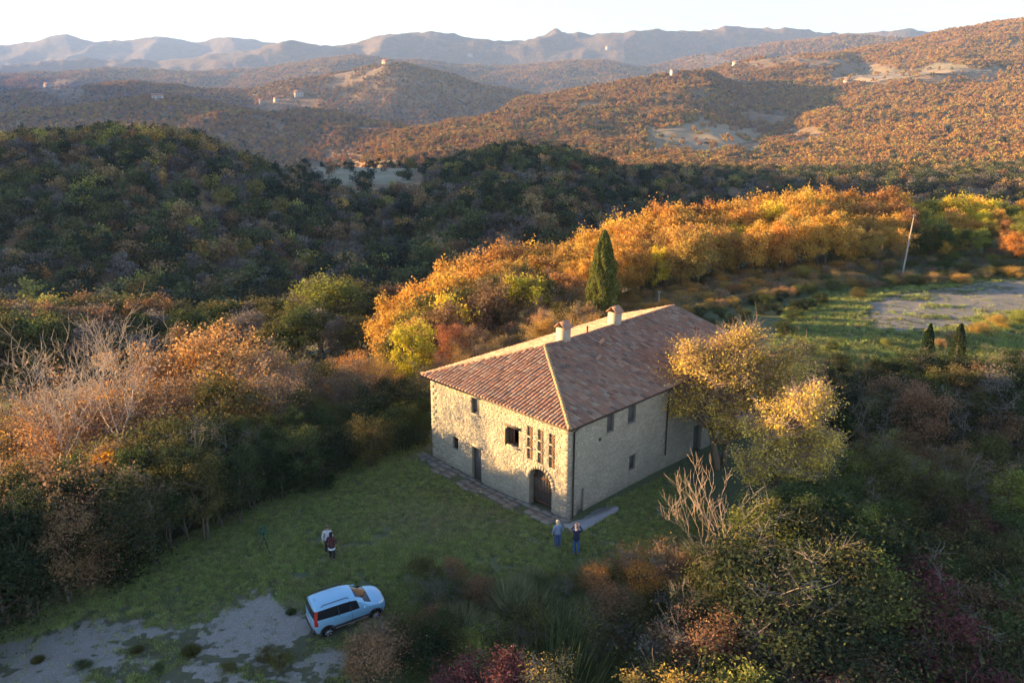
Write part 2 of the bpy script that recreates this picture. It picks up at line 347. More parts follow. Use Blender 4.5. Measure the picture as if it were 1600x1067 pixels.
M_IRON = flat('dark_iron', (.03,.03,.032), .6, .4, .2)
M_COPPER = flat('brown_gutter', (.06,.04,.03), .55, .5, .2)
M_DARK = flat('dim_room', (.02,.018,.015), 1, 0, .1)  # near-black, the darkness of unlit insides put into the colour
def wall_panel(L, z0, H, ops, T=.55):
    """wall in the plane y=0 (outside is -y), x 0..L, with openings (x0,x1,z0,z1,arch); returns outer face and reveals"""
    m = MB(); xs = sorted({0, L, *[o[0] for o in ops], *[o[1] for o in ops]}); zs = sorted({z0, H, *[o[2] for o in ops], *[o[3] for o in ops]})
    for i in range(len(xs)-1):
        for j in range(len(zs)-1):
            cx, cz = (xs[i]+xs[i+1])/2, (zs[j]+zs[j+1])/2
            if any(o[0] < cx < o[1] and o[2] < cz < o[3] for o in ops): continue
            m.add([(xs[i],0,zs[j]),(xs[i+1],0,zs[j]),(xs[i+1],0,zs[j+1]),(xs[i],0,zs[j+1])], [[0,1,2,3]])
    for o in ops:
        a, b, c, d = o[:4]; dep = o[5] if len(o) > 5 else T
        if len(o) > 4 and o[4]:
            r = (b-a)/2; sp = d-r; cx = (a+b)/2; n = 14
            P = [(cx-r*math.cos(math.pi*k/n), sp+r*math.sin(math.pi*k/n)) for k in range(n+1)]
            for k in range(n):
                (x1,z1),(x2,z2) = P[k], P[k+1]
                m.add([(x1,0,z1),(x2,0,z2),(x2,0,d),(x1,0,d)], [[0,1,2,3]])
                m.add([(x1,0,z1),(x2,0,z2),(x2,dep,z2),(x1,dep,z1)], [[0,3,2,1]])
            for x in (a, b): m.add([(x,0,c),(x,0,sp),(x,dep,sp),(x,dep,c)], [[0,1,2,3]])
            m.add([(a,0,c),(b,0,c),(b,dep,c),(a,dep,c)], [[0,1,2,3]])
        else:
            m.add([(a,0,c),(a,0,d),(a,dep,d),(a,dep,c)], [[0,1,2,3]]); m.add([(b,0,c),(b,dep,c),(b,dep,d),(b,0,d)], [[0,1,2,3]])
            m.add([(a,0,d),(b,0,d),(b,dep,d),(a,dep,d)], [[0,1,2,3]]); m.add([(a,0,c),(a,dep,c),(b,dep,c),(b,0,c)], [[0,1,2,3]])
    return m
def stones(L, z0, H, ops, rs, q0=True, q1=True):
    """rubble courses with relief; ops as above"""
    m = MB(); q = MB(); q2 = MB(); z = z0
    def stone(mb, a, b, c, d, p):
        if b-a < .05: return
        g = .012; j = lambda s=.014: rs.uniform(-s, s)
        o = [(a+g+j(),0.02,c+g+j()),(b-g+j(),0.02,c+g+j()),(b-g+j(),0.02,d-g+j()),(a+g+j(),0.02,d-g+j())]
        k = min(.03, (b-a)*.2, (d-c)*.2); cx, cz = (a+b)/2, (c+d)/2
        f = [(x+(k if x < cx else -k), -p+j(.008), zz+(k if zz < cz else -k)) for x, _, zz in o]
        mb.add(o+f, [[4,5,6,7],[0,1,5,4],[1,2,6,5],[2,3,7,6],[3,0,4,7]])
    while z < H-.04:
        h = min(rs.choice([.07,.09,.11,.13,.17]), H-z)
        if H-(z+h) < .07: h = H-z
        x = 0.0; k = int(z/.3)
        def clear(a, b):
            segs = [(a, b)]
            for o in ops:
                if o[2]-.01 < z+h and o[3]+.01 > z:
                    o0, o1 = o[0], o[1]
                    if len(o) > 4 and o[4]:
                        r = (o[1]-o[0])/2; sp = o[3]-r; zz = z+h*.5-sp
                        if zz > 0:
                            if zz >= r: continue
                            w = math.sqrt(r*r-zz*zz); cx = (o[0]+o[1])/2; o0, o1 = cx-w, cx+w
                    elif min(z+h, o[3])-max(z, o[2]) < h*.35: continue
                    ns = []
                    for s0, s1 in segs:
                        if s1 <= o0 or s0 >= o1: ns.append((s0, s1))
                        else:
                            if s0 < o0: ns.append((s0, o0))
                            if s1 > o1: ns.append((o1, s1))
                    segs = ns
            return segs
        while x < L-.01:
            w = rs.uniform(.13,.38) if rs.random() > .25 else rs.uniform(.07,.14)
            if L-(x+w) < .12: w = L-x
            for a, b in clear(x, x+w): stone(m, a, b, z, z+h, rs.uniform(.004,.034))
            x += w
        z += h
    # dressed corner stones
    z = z0; k = 0
    while z < H-.05:
        h = min(rs.uniform(.2,.3), H-z); w = .55 if k % 2 else .32
        if q0: stone(q, -.03, w, z, z+h, .042)
        if q1: stone(q2, L-w, L+.03, z, z+h, .042)
        z += h; k += 1
    return m, (q, q2)
OPF = [  # facade: measured from the near corner
 (7.48,8.22,4.40,5.50), (3.98,5.02,3.28,4.46), (2.80,3.28,2.88,5.02), (1.92,2.40,2.88,5.04), (1.02,1.50,2.90,5.06),
 (9.56,10.08,1.34,2.22), (7.35,8.22,-.45,2.12), (1.25,3.10,-.30,2.50,True)]
OPR = [(3.45,4.13,4.40,5.62), (5.50,6.28,4.38,5.70), (5.82,6.48,1.10,2.16), (2.72,2.96,4.10,4.34), (.85,1.45,-.1,1.55,False,.12), (15.2,15.9,4.4,5.6), (13.0,14.0,-.3,2.0)]
def place_wall(m, name, mat, M):
    m.v = [tuple(M @ Vector(p)) for p in m.v]; return m.build(name, mat, house)
# matrices: wall-local (x along, -y out) -> house-local
M_FAC = Matrix(((0,1,0,0),(1,0,0,0),(0,0,1,0),(0,0,0,1)))            # x->Y, -y->-X
M_RGT = Matrix.Identity(4)
M_FAR = Matrix(((0,-1,0,FL),(1,0,0,0),(0,0,1,0),(0,0,0,1)))
M_BCK = Matrix(((-1,0,0,FL),(0,-1,0,FW),(0,0,1,0),(0,0,0,1)))
rs = random.Random(11)
for nm, L, ops, M in (('facade_wall', FW, OPF, M_FAC), ('side_wall', FL, OPR, M_RGT), ('end_wall', FW, [], M_FAR), ('rear_wall', FL, [], M_BCK)):
    w = place_wall(wall_panel(L, -1.2, WH-.06, ops), 'wall', M_MORTAR, M)
    st, qu = stones(L, -.9, WH-.02, ops, rs, True, True)
    place_wall(st, 'stonework', M_STONE, M).parent = w; 
    for nmq, qq in (('quoins', qu[0]), ('quoins', qu[1])): place_wall(qq, nmq, M_QUOIN, M).parent = w
# gable at the far end
gb = MB(); gb.add([(FL,0,WH-.05),(FL,FW,WH-.05),(FL,7.2,7.6)], [[0,1,2]]); gb.build('gable', M_MORTAR, house)
MB().box(.6, FL-.6, .6, FW-.6, -.5, -.32).build('floor_slab', M_DARK, house)
# ---- openings filled in
def face_box(mb, x0, x1, y0, y1, z0, z1, M): mb.box(x0, x1, y0, y1, z0, z1, M); return mb
def frame_of(x0, x1, z0, z1, d, M, mat, parent, w=.07, name='frame'):
    m = MB()
    for a in ((x0,x0+w,z0,z1),(x1-w,x1,z0,z1),(x0+w,x1-w,z0,z0+w),(x0+w,x1-w,z1-w,z1)): m.box(a[0],a[1],d,d+.07,a[2],a[3],M)
    return m.build(name, mat, parent)
def plank_mb(x0, x1, z0, z1, d, M, n, rs, th=.04):
    m = MB(); w = (x1-x0)/n
    for i in range(n): m.box(x0+i*w+.006, x0+(i+1)*w-.006, d+rs.uniform(0,.008), d+th, z0, z1, M)
    return m
def shut_window(x0, x1, z0, z1, M, mat):
    m = plank_mb(x0+.05, x1-.05, z0+.05, z1-.05, .20, M, 4, rs); w = m.build('window', mat, house)
    frame_of(x0, x1, z0, z1, .16, M, M_WOODG, w)
    MB().box(x0-.08, x1+.08, -.05, .2, z0-.09, z0-.004, M).build('sill', M_QUOIN, w)
    MB().box(x0-.14, x1+.14, -.045, .1, z1+.004, z1+.16, M).build('lintel', M_QUOIN, w)
    return w
shut_window(*OPF[0][:4], M_FAC, M_WOODG)
for k in (0, 1, 5): shut_window(*OPR[k][:4], M_RGT, M_WOODG)
shut_window(*OPR[2][:4], M_RGT, M_WOODG)
# open window with one shutter folded out
x0,x1,z0,z1 = OPF[1][:4]
w = frame_of(x0, x1, z0, z1, .18, M_FAC, M_WOODR, house, .06, 'window'); w['label'] = 'open window with a dark room behind and red-brown shutters'
MB().box(x0-.1, x1+.1, -.08, .2, z0-.1, z0-.004, M_FAC).build('sill', M_QUOIN, w)
MB().box(x0-.18, x1+.18, -.05, .1, z1+.004, z1+.17, M_FAC).build('lintel', M_WOODD, w)
def swung(xa, ang, width, mat):
    m = MB(); T = M_FAC @ Matrix.Translation((xa, .12, 0)) @ Matrix.Rotation(ang, 4, 'Z')
    for i in range(3): m.box(i*width/3+.005, (i+1)*width/3-.005, 0, .035, z0+.05, z1-.05, T)
    return m.build('shutter', mat, w)
swung(x1-.05, math.radians(250), .5, M_WOODG); swung(x0+.5, math.radians(20), .42, M_WOODR)
MB().box(x0-.3, x1+.3, 1.4, 1.45, z0-.3, z1+.3, M_FAC).build('shade_sheet', M_DARK, w)  # near-black sheet painted as the darkness of the room
# three tall slots filled with panels of brick lattice
for o in OPF[2:5]:
    a, b, c, d = o[:4]; n = 3; hh = (d-c)/n
    pan = None
    sl = MB().box(a-.02, b+.02, .10, .2, c, d, M_FAC).build('brick_slot', M_BRICK, house)
    for k in range(n):
        m = MB(); zz = c+k*hh; nb = 6
        for r_ in range(nb):
            for q_ in range(3):
                off = .5*(r_ % 2); bw = (b-a)/3; xa = a+(q_-off*.5)*bw; xb = xa+bw*.9
                xa = max(a+.01, xa); xb = min(b-.01, xb)
                if xb-xa > .03: m.box(xa, xb, .055+rs.uniform(0,.02), .098, zz+.07+r_*(hh-.1)/nb, zz+.07+(r_+.8)*(hh-.1)/nb, M_FAC)
        m.build('brick_panel', M_BRICK, sl)
        if k: MB().box(a-.01, b+.01, -.01, .09, zz-.035, zz+.045, M_FAC).build('crossbar', M_QUOIN, sl)
# barred window, plank door, arched entrance
x0,x1,z0,z1 = OPF[5][:4]; g = frame_of(x0, x1, z0, z1, .14, M_FAC, M_WOODG, house, .05, 'window'); g['label'] = 'small barred ground floor window'
mb = MB()
for i in range(7): mb.box(x0+.04, x1-.04, .12, .14, z0+.08+i*.115, z0+.115+i*.115, M_FAC)
mb.build('bars', M_IRON, g); MB().box(x0, x1, .3, .34, z0, z1, M_FAC).build('pane', M_DARK, g)
x0,x1,z0,z1 = OPF[6][:4]; dr = plank_mb(x0+.06, x1-.06, z0+.02, z1-.06, .24, M_FAC, 6, rs).build('door', M_WOODG, house); dr['label'] = 'grey weathered plank door'
frame_of(x0, x1, z0, z1, .2, M_FAC, M_WOODD, dr, .06); MB().box(x0+.14, x0+.18, .17, .24, z0+1.0, z0+1.16, M_FAC).build('handle', M_IRON, dr)
MB().box(x0-.15, x1+.15, -.045, .12, z1+.004, z1+.18, M_FAC).build('lintel', M_QUOIN, dr)
x0,x1,z0,z1 = OPF[7][:4]; r = (x1-x0)/2; cxa = (x0+x1)/2; sp = z1-r
m = MB(); n = 8; wd = (x1-x0)/n
for i in range(n):
    if i in (0,): continue                      # one leaf stands ajar at the near jamb
    xa, xb = x0+i*wd+.006, x0+(i+1)*wd-.006; xm = (xa+xb)/2; zt = sp+math.sqrt(max(.01, r*r-(xm-cxa)**2))-.03
    m.box(xa, xb, .42, .47, z0+.05, zt, M_FAC)
ad = m.build('door', M_WOODD, house); ad['label'] = 'brown plank double door set deep in the stone arch'
for zz in (z0+.35, z0+1.2, z0+1.95): MB().box(x0+wd+.02, x1-.02, .38, .419, zz, zz+.11, M_FAC).build('door_rail', M_WOODR, ad)
MB().box(x0-.05, x1+.05, 1.2, 1.25, z0, z1, M_FAC).build('shade_sheet', M_DARK, ad)  # dark sheet behind the door in place of real indoor shade
m = MB(); n = 15
for k in range(n):
    a0, a1 = math.pi*k/n+.02, math.pi*(k+1)/n-.02; ri, ro = r+.003, r+.24
    P = [(cxa-rr*math.cos(a), sp+rr*math.sin(a)) for rr in (ri, ro) for a in (a0, a1)]
    V = [(P[i][0], y_, P[i][1]) for y_ in (-.05, .05) for i in (0,1,3,2)]
    m.add([tuple(M_FAC @ Vector(v)) for v in V], [[0,1,2,3],[4,7,6,5],[0,4,5,1],[1,5,6,2],[2,6,7,3],[3,7,4,0]])
m.build('arch', M_QUOIN, house)
MB().box(x0-.1, x1+.1, -.7, .1, -.6, z0+.08, M_FAC).build('doorstep', M_QUOIN, house)
# side wall: small vent, blocked low opening, side door far along
MB().box(2.70,2.98,.12,.16,4.08,4.36).build('vent', M_DARK, house)
MB().box(.85,1.45,.118,.16,-.1,1.55).build('blocked_opening', M_STONE, house)
dr2 = plank_mb(13.06,13.94,-.28,1.94,.24,M_RGT,6,rs).build('door', M_WOODG, house)
# ---- roof
OV = .42; RZ = WH+1.82; EZ = WH-.04; RX0 = 5.7; RY = 7.2
ridge0 = Vector((RX0, RY, RZ)); ridge1 = Vector((FL+OV, RY, RZ-.05))
c00 = Vector((-OV,-OV,EZ)); c01 = Vector((-OV,FW+OV,EZ)); c10 = Vector((FL+OV,-OV,EZ)); c11 = Vector((FL+OV,FW+OV,EZ))
def tile_material(name):
    t = NT(name); g = t.n('NewGeometry'); rnd = g.outputs['Random Per Island']; oc = t.n('TexCoord').outputs['Object']
    col = t.ramp(rnd, [(0,(.17,.09,.06)),(.22,(.36,.17,.095)),(.45,(.27,.14,.09)),(.62,(.44,.235,.14)),(.8,(.24,.15,.105)),(.92,(.42,.30,.20)),(1,(.14,.09,.07))])
    li = t.ramp(t.noise(1.3, oc, 5, .7), [(.45,0),(.66,1)])
    col = t.mix(t.math('MULTIPLY', li, .35), col, (.19,.165,.13))
    col = t.mix(t.math('MULTIPLY', t.ramp(t.noise(11, oc, 4, .7), [(.55,0),(.7,1)]), .5), col, (.30,.26,.20))
    return t.principled(Base_Color=col, Roughness=.9, Normal=t.bump(t.noise(25, oc, 4, .7), .5, .02))
M_TILE = tile_material('clay_tile')
M_LICH = flat('lichen_ridge_tile', (.40,.27,.13), .9, 0, .35, 4)
under = MB()
under.add([c00,c10,ridge1,ridge0], [[0,1,2,3]]); under.add([c00,ridge0,c01], [[0,1,2]]); under.add([c01,ridge0,ridge1,c11], [[0,1,2,3]])
for P, Q in ((c00,c10),(c01,c00),(c11,c01)): under.add([P, Q, Q-Vector((0,0,.14)), P-Vector((0,0,.14))], [[0,1,2,3]])
inn = Vector((0,0,-.14)); under.add([c00+inn,c10+inn,c11+inn,c01+inn], [[3,2,1,0]])
under.add([c10, ridge1, c11, c11+inn, c10+inn], [[0,1,2,3,4]])
roof = under.build('roof', flat('roof_boards', (.10,.065,.045), .9, 0, .3, 5), house)
def tiles(mb, poly, e0, e1, up, rs, pitch=.285, course=.42):
    """poly: slope corners; e0->e1 eave line; rows of half-round cover tiles running up the slope"""
    ex = (e1-e0).normalized(); nrm = ex.cross(up).normalized()
    if nrm.z < 0: nrm = -nrm
    P2 = [((p-e0).dot(ex), (p-e0).dot(up)) for p in poly]
    def inside(x, y):
        r_ = False; n = len(P2); j = n-1
        for i in range(n):
            (xi, yi), (xj, yj) = P2[i], P2[j]
            if (yi > y) != (yj > y) and x < (xj-xi)*(y-yi)/(yj-yi)+xi: r_ = not r_
            j = i
        return r_
    L = (e1-e0).length; ymax = max(p[1] for p in P2); xmin = min(p[0] for p in P2); xmax = max(p[0] for p in P2)
    k = 0; x = xmin+pitch/2
    while x < xmax:
        y = -.05; wob = rs.uniform(-.02,.02)
        while y < ymax:
            if inside(x, y+course*.45):
                wob = max(-.03, min(.03, wob+rs.uniform(-.012,.012))); h0 = .115+rs.uniform(-.015,.018); r0 = .105; r1 = .085
                tw = rs.uniform(-.02,.02); V = []; n = 5
                for (yy_, rr, hh, dx) in ((y, r0, h0, wob-tw), (y+course+.05, r1, .08, wob+tw)):
                    for a in range(n+1):
                        t = math.pi*a/n; V.append(e0+ex*(x+dx+rr*math.cos(t))+up*yy_+nrm*(hh*math.sin(t)*1.0+.02))
                F = [[a, a+1, n+1+a+1, n+1+a] for a in range(n)]
                F.append([n-a for a in range(n+1)])
                mb.add(V, F)
            # channel tile between the covers
            if inside(x+pitch/2, y+course*.45):
                V = []; n = 3
                for yy_, lift in ((y, .03), (y+course+.05, .008)):
                    for a in range(n+1):
                        t = math.pi*a/n; V.append(e0+ex*(x+pitch/2+.10*math.cos(t))+up*yy_+nrm*(-.045*math.sin(t)+.045+lift))
                mb.add(V, [[a, n+1+a, n+1+a+1, a+1] for a in range(n)])
            y += course
        x += pitch; k += 1
rs = random.Random(5)
tb = MB()
def upv(e, e1, top):
    ex = (e1-e).normalized(); v = top-e; v = v-ex*v.dot(ex); return v.normalized()
tiles(tb, [c00,c10,ridge1,ridge0], c00, c10, upv(c00,c10,ridge0), rs)
tiles(tb, [c01,c00,ridge0], c01, c00, upv(c01,c00,ridge0), rs)
tiles(tb, [c11,c01,ridge0,ridge1], c11, c01, upv(c11,c01,ridge0), rs)
tl = tb.build('roof_tiles', M_TILE, roof, True)
def caps(A, B, mat, name, rad=.125, step=.36):
    m = MB(); d = B-A; n = int(d.length/step); d = d/n; side = d.normalized().cross(Vector((0,0,1))).normalized(); nn = side.cross(d.normalized())
    for i in range(n):
        V = []; q = 6
        for p, r_ in ((A+d*i-d*.06, rad*1.08), (A+d*(i+1)+d*.06, rad*.9)):
            p = p+Vector((rs.uniform(-.012,.012), rs.uniform(-.012,.012), .03+(.018 if r_ > rad else 0)))
            for a in range(q+1):
                t = math.pi*a/q; V.append(p+side*r_*math.cos(t)+nn*r_*math.sin(t))
        m.add(V, [[a, q+1+a, q+1+a+1, a+1] for a in range(q)]+[[a for a in range(q+1)]])
    return m.build(name, mat, roof, True)
caps(ridge1, ridge0, M_TILE, 'ridge_tiles'); caps(c00, ridge0, M_LICH, 'hip_tiles'); caps(c01, ridge0, M_TILE, 'hip_tiles')
# eave gutters and down pipes
gt = MB(); gt.tube([(-OV-.06,-OV-.06,EZ-.05),(FL+OV,-OV-.06,EZ-.07)], .06, 8); gt.build('gutter', M_COPPER, roof)
gt = MB(); gt.tube([(-OV-.06,-OV-.0,EZ-.05),(-OV-.06,FW+OV,EZ-.07)], .06, 8); gt.build('gutter', M_COPPER, roof)
dp = MB(); dp.tube([(.38,-OV-.04,EZ-.1),(.38,-.1,EZ-.5),(.38,-.1,-.25)], .05, 8); dp.build('drain_pipe', M_COPPER, house)
dp = MB(); dp.tube([(9.6,-OV-.04,EZ-.1),(9.6,-.1,EZ-.45),(9.6,-.1,1.05)], .05, 8); dp.build('drain_pipe', M_COPPER, house)
# chimneys, roof pipe, small roof vents
M_PLAST = flat('chimney_plaster', (.42,.34,.24), .9, 0, .25, 5)
def chimney(cx, cy, w, l, h, zb):
    b = MB().box(cx-w/2, cx+w/2, cy-l/2, cy+l/2, zb-.8, zb+h).build('chimney', M_PLAST, roof)
    m = MB(); e = .10; tz = zb+h; rz = tz+.42; th = .05
    # open triangular hood: two leaning slabs meeting at the top, ridge running towards the rear
    for sg in (-1, 1):
        A = [(cx-w/2-e, cy+sg*(l/2+e), tz-.02), (cx+w/2+e, cy+sg*(l/2+e), tz-.02), (cx+w/2+e, cy, rz), (cx-w/2-e, cy, rz)]
        n_ = Vector((0, sg*.42, l/2)).normalized()*th
        m.add([Vector(p) for p in A]+[Vector(p)+n_ for p in A], [[0,1,2,3],[7,6,5,4],[0,4,5,1],[1,5,6,2],[2,6,7,3],[3,7,4,0]])
    m.build('chimney_hood', M_TILE, b)
    MB().box(cx-w/2+.08, cx+w/2-.08, cy-l/2+.08, cy+l/2-.08, tz, tz+.03).build('flue', M_DARK, b)
    MB().box(cx-w/2-.08, cx+w/2+.08, cy-l/2-.1, cy-l/2-.003, zb-.38, zb-.16).build('flashing', M_IRON, b)
    return b
def on_roof(px, py):
    """where the photograph's ray meets the ridge line plane (house-local)"""
    d = px_ray(px, py); O = Vector((0,0,CAM_H)); n = Vector((-math.sin(HROT), math.cos(HROT), 0))
    P0 = Vector(house_world(0, RY)); t = (P0-O).dot(n)/d.dot(n); P = O+d*t-Vector((HX,HY,0))
    return P.x*math.cos(HROT)+P.y*math.sin(HROT), P.z
for (pa, pb) in (((882,524),(882,497)), ((962,503),(962,474))):
    x_, zb_ = on_roof(*pa); chimney(x_, RY+.1, .62, .78, .85, RZ+.0)
x_, _z = on_roof(922, 512)
m = MB(); m.tube([(x_, RY+.25, RZ-.3), (x_, RY+.25, RZ+.32)], .07, 10); m.tube([(x_, RY+.25, RZ+.32), (x_, RY+.25, RZ+.38)], [.10,.02], 10); m.build('flue_pipe', M_BRICK, roof)
def slope_pt(x, f): return Vector((x, -OV+(RY+OV)*f, EZ+(RZ-EZ)*f))
for x, f in ((7.6,.62), (9.6,.80)):
    p = slope_pt(x, f); m = MB(); m.tube([p-Vector((.22,.12,-.05)), p+Vector((.22,-.12,.22)), p+Vector((.3,-.12,.0))], [.11,.13,.02], 8); m.build('roof_vent', M_TILE, roof)
# lower annex roof beyond the far gable
ax = empty('roof_annex', house_world(FL, 0), HROT); ax.parent = None
tag(ax, 'low lean-to annex with a tiled roof beyond the far gable of the farmhouse', 'annex')
a_ = MB().box(.06, 3.6, 1.2, 9.0, -1, 4.1).build('wall', M_STONE, ax)
A = [Vector((.04, .9, 5.3)), Vector((4.0, .9, 4.2)), Vector((4.0, 9.3, 4.2)), Vector((.04, 9.3, 5.3))]
m = MB().add(A+[p-Vector((0,0,.12)) for p in A], [[0,1,2,3],[7,6,5,4],[0,4,5,1],[1,5,6,2],[2,6,7,3],[3,7,4,0]]); rf2 = m.build('roof', M_TILE, ax)
tb = MB(); tiles(tb, A, A[1], A[2], (A[0]-A[1]).normalized(), rs); tb.build('roof_tiles', M_TILE, rf2, True)
# paving along the facade and concrete path round the near corner
def slab_path(name, pts, mat, label=None, th=.05, lift=.03):
    m = MB(); n = len(pts); top = [(x, y, gz(x, y)+lift+th) for x, y in pts]; bot = [(x, y, gz(x, y)-.2) for x, y in pts]
    m.add(top+bot, [list(range(n))]+[[i, i+n, (i+1) % n+n, (i+1) % n] for i in range(n)])
    o = m.build(name, mat); tag(o, kind='structure'); return o
def paving():
    m = MB(); r_ = random.Random(3); s = -.3
    while s < 12.9:
        w = r_.uniform(.5,.95); t = -.06
        while t < 1.25:
            h = r_.uniform(.35,.6)
            if r_.random() < .93 and t+h < 1.35+.2*math.sin(s*2):
                cx, cy = house_world(-(t+h/2), s+w/2)[:2]; z = gz(cx, cy)+.04+r_.uniform(-.015,.02)
                T = Matrix.Translation((cx, cy, z)) @ Matrix.Rotation(HROT+r_.uniform(-.03,.03), 4, 'Z') @ Matrix.Rotation(r_.uniform(-.02,.02), 4, 'X')
                m.box(-h/2+.015, h/2-.015, -w/2+.015, w/2-.015, -.25, .03, T)
            t += h
        s += w
    o = m.build('stone_paving', stone_material('paving_stone', (.25,.22,.17), (.32,.28,.22), (.21,.19,.16))); tag(o, kind='structure')
paving()
M_CONC = flat('worn_concrete', (.27,.275,.28), .85, 0, .18, 3)
def strip(name, pix, mat, n=6, jit=.06, lift=.03):
    """irregular slab outlined by ground points"""
    P = [px_ground(*p) for p in pix]; r_ = random.Random(9); Q = []
    for i in range(len(P)):
        (ax_, ay), (bx, by) = P[i], P[(i+1) % len(P)]
        for k in range(n):
            f = k/n; Q.append((ax_+(bx-ax_)*f+r_.uniform(-jit,jit), ay+(by-ay)*f+r_.uniform(-jit,jit)))
    return slab_path(name, Q, mat, lift=lift)
strip('concrete_path', [(880,822),(893,834),(915,831),(964,802),(966,794),(936,797),(905,816)], M_CONC)
# an old roof: the timbers have sagged
for o_ in [roof]+[c for c in roof.children if c.name.split('.')[0] in ('roof_tiles','ridge_tiles','hip_tiles')]:
    n_ = len(o_.data.vertices); v_ = np.zeros(n_*3, np.float32); o_.data.vertices.foreach_get('co', v_); v_ = v_.reshape(-1,3)
    w_ = np.clip((v_[:,2]-EZ)/(RZ-EZ), 0, 1)**.7; u_ = np.clip(v_[:,0]/FL, 0, 1)
    v_[:,2] += w_*(-.14*np.sin(np.pi*u_)**2+(fbm(v_[:,0]/2.6+3, v_[:,1]/2.6, 3, 12)-.5)*.16)+(1-w_)*(fbm(v_[:,0]/3.0, v_[:,1]/3.0+7, 2, 14)-.5)*.04
    o_.data.vertices.foreach_set('co', v_.ravel()); o_.data.update()
# ================================================================ the small car
def subdivided(name, V, F, mats, level=2, creases=None):
    me = np_mesh(name, V, [list(f) for f in F]); 
    for i, k in enumerate(mats): me.polygons[i].material_index = k
    for i in range(max(mats)+1): me.materials.append(M_DARK)
    if creases:
        ca = me.attributes.new('crease_edge', 'FLOAT', 'EDGE'); key = {tuple(sorted(e.vertices)): e.index for e in me.edges}
        for (a, b), c in creases.items():
            k = tuple(sorted((a, b)))
            if k in key: ca.data[key[k]].value = c
    o = bpy.data.objects.new(name, me); COL.objects.link(o); m = o.modifiers.new('s', 'SUBSURF'); m.levels = level; m.render_levels = level
    dg = bpy.context.evaluated_depsgraph_get(); ev = o.evaluated_get(dg); out = bpy.data.meshes.new_from_object(ev, depsgraph=dg); bpy.data.objects.remove(o); return out
def split_by_mat(me, k, name, mat, push=0.0):
    bm = bmesh.new(); bm.from_mesh(me); bm.normal_update()
    if push:
        ns = [v.normal.copy() for v in bm.verts]
        for v, n in zip(bm.verts, ns): v.co += n*push
    bmesh.ops.delete(bm, geom=[f for f in bm.faces if f.material_index != k], context='FACES')
    for f in bm.faces: f.material_index = 0; f.smooth = True
    r = bpy.data.meshes.new(name); bm.to_mesh(r); bm.free(); r.materials.clear(); r.materials.append(mat); return r
def car_paint():
    t = NT('pale_blue_paint'); oc = t.n('TexCoord').outputs['Object']; z = t.n('SeparateXYZ', {0: oc}).outputs[2]
    dirt = t.math('MULTIPLY', t.ramp(t.noise(5, oc, 5, .7), [(.4,0),(.7,1)]), t.ramp(z, [(.25,1),(.6,.12)]))
    col = t.mix(t.math('MULTIPLY', dirt, .5), (.24,.47,.64), (.30,.28,.24))
    return t.principled(Base_Color=col, Roughness=.28, Metallic=.15, Coat_Weight=.6, Coat_Roughness=.08)
M_PAINT = car_paint()
M_GLASS = flat('car_glass', (.012,.016,.02), .06, 0, .1); M_TRIM = flat('car_trim', (.03,.03,.035), .6, 0, .2); M_TYRE = flat('tyre_rubber', (.022,.022,.022), .85, 0, .2)
M_RIM = flat('alloy', (.42,.43,.45), .35, .8, .15); M_RED = flat('red_lens', (.42,.015,.012), .15, 0, .1); M_CLEAR = flat('clear_lens', (.75,.77,.8), .1, 0, .05); M_PLATE = flat('plate_white', (.72,.73,.70), .5, 0, .05)
M_SILVER = flat('silver_sill', (.45,.47,.48), .4, .5, .15); M_CHAR = flat('plate_letters', (.02,.02,.03), .6, 0, .05)
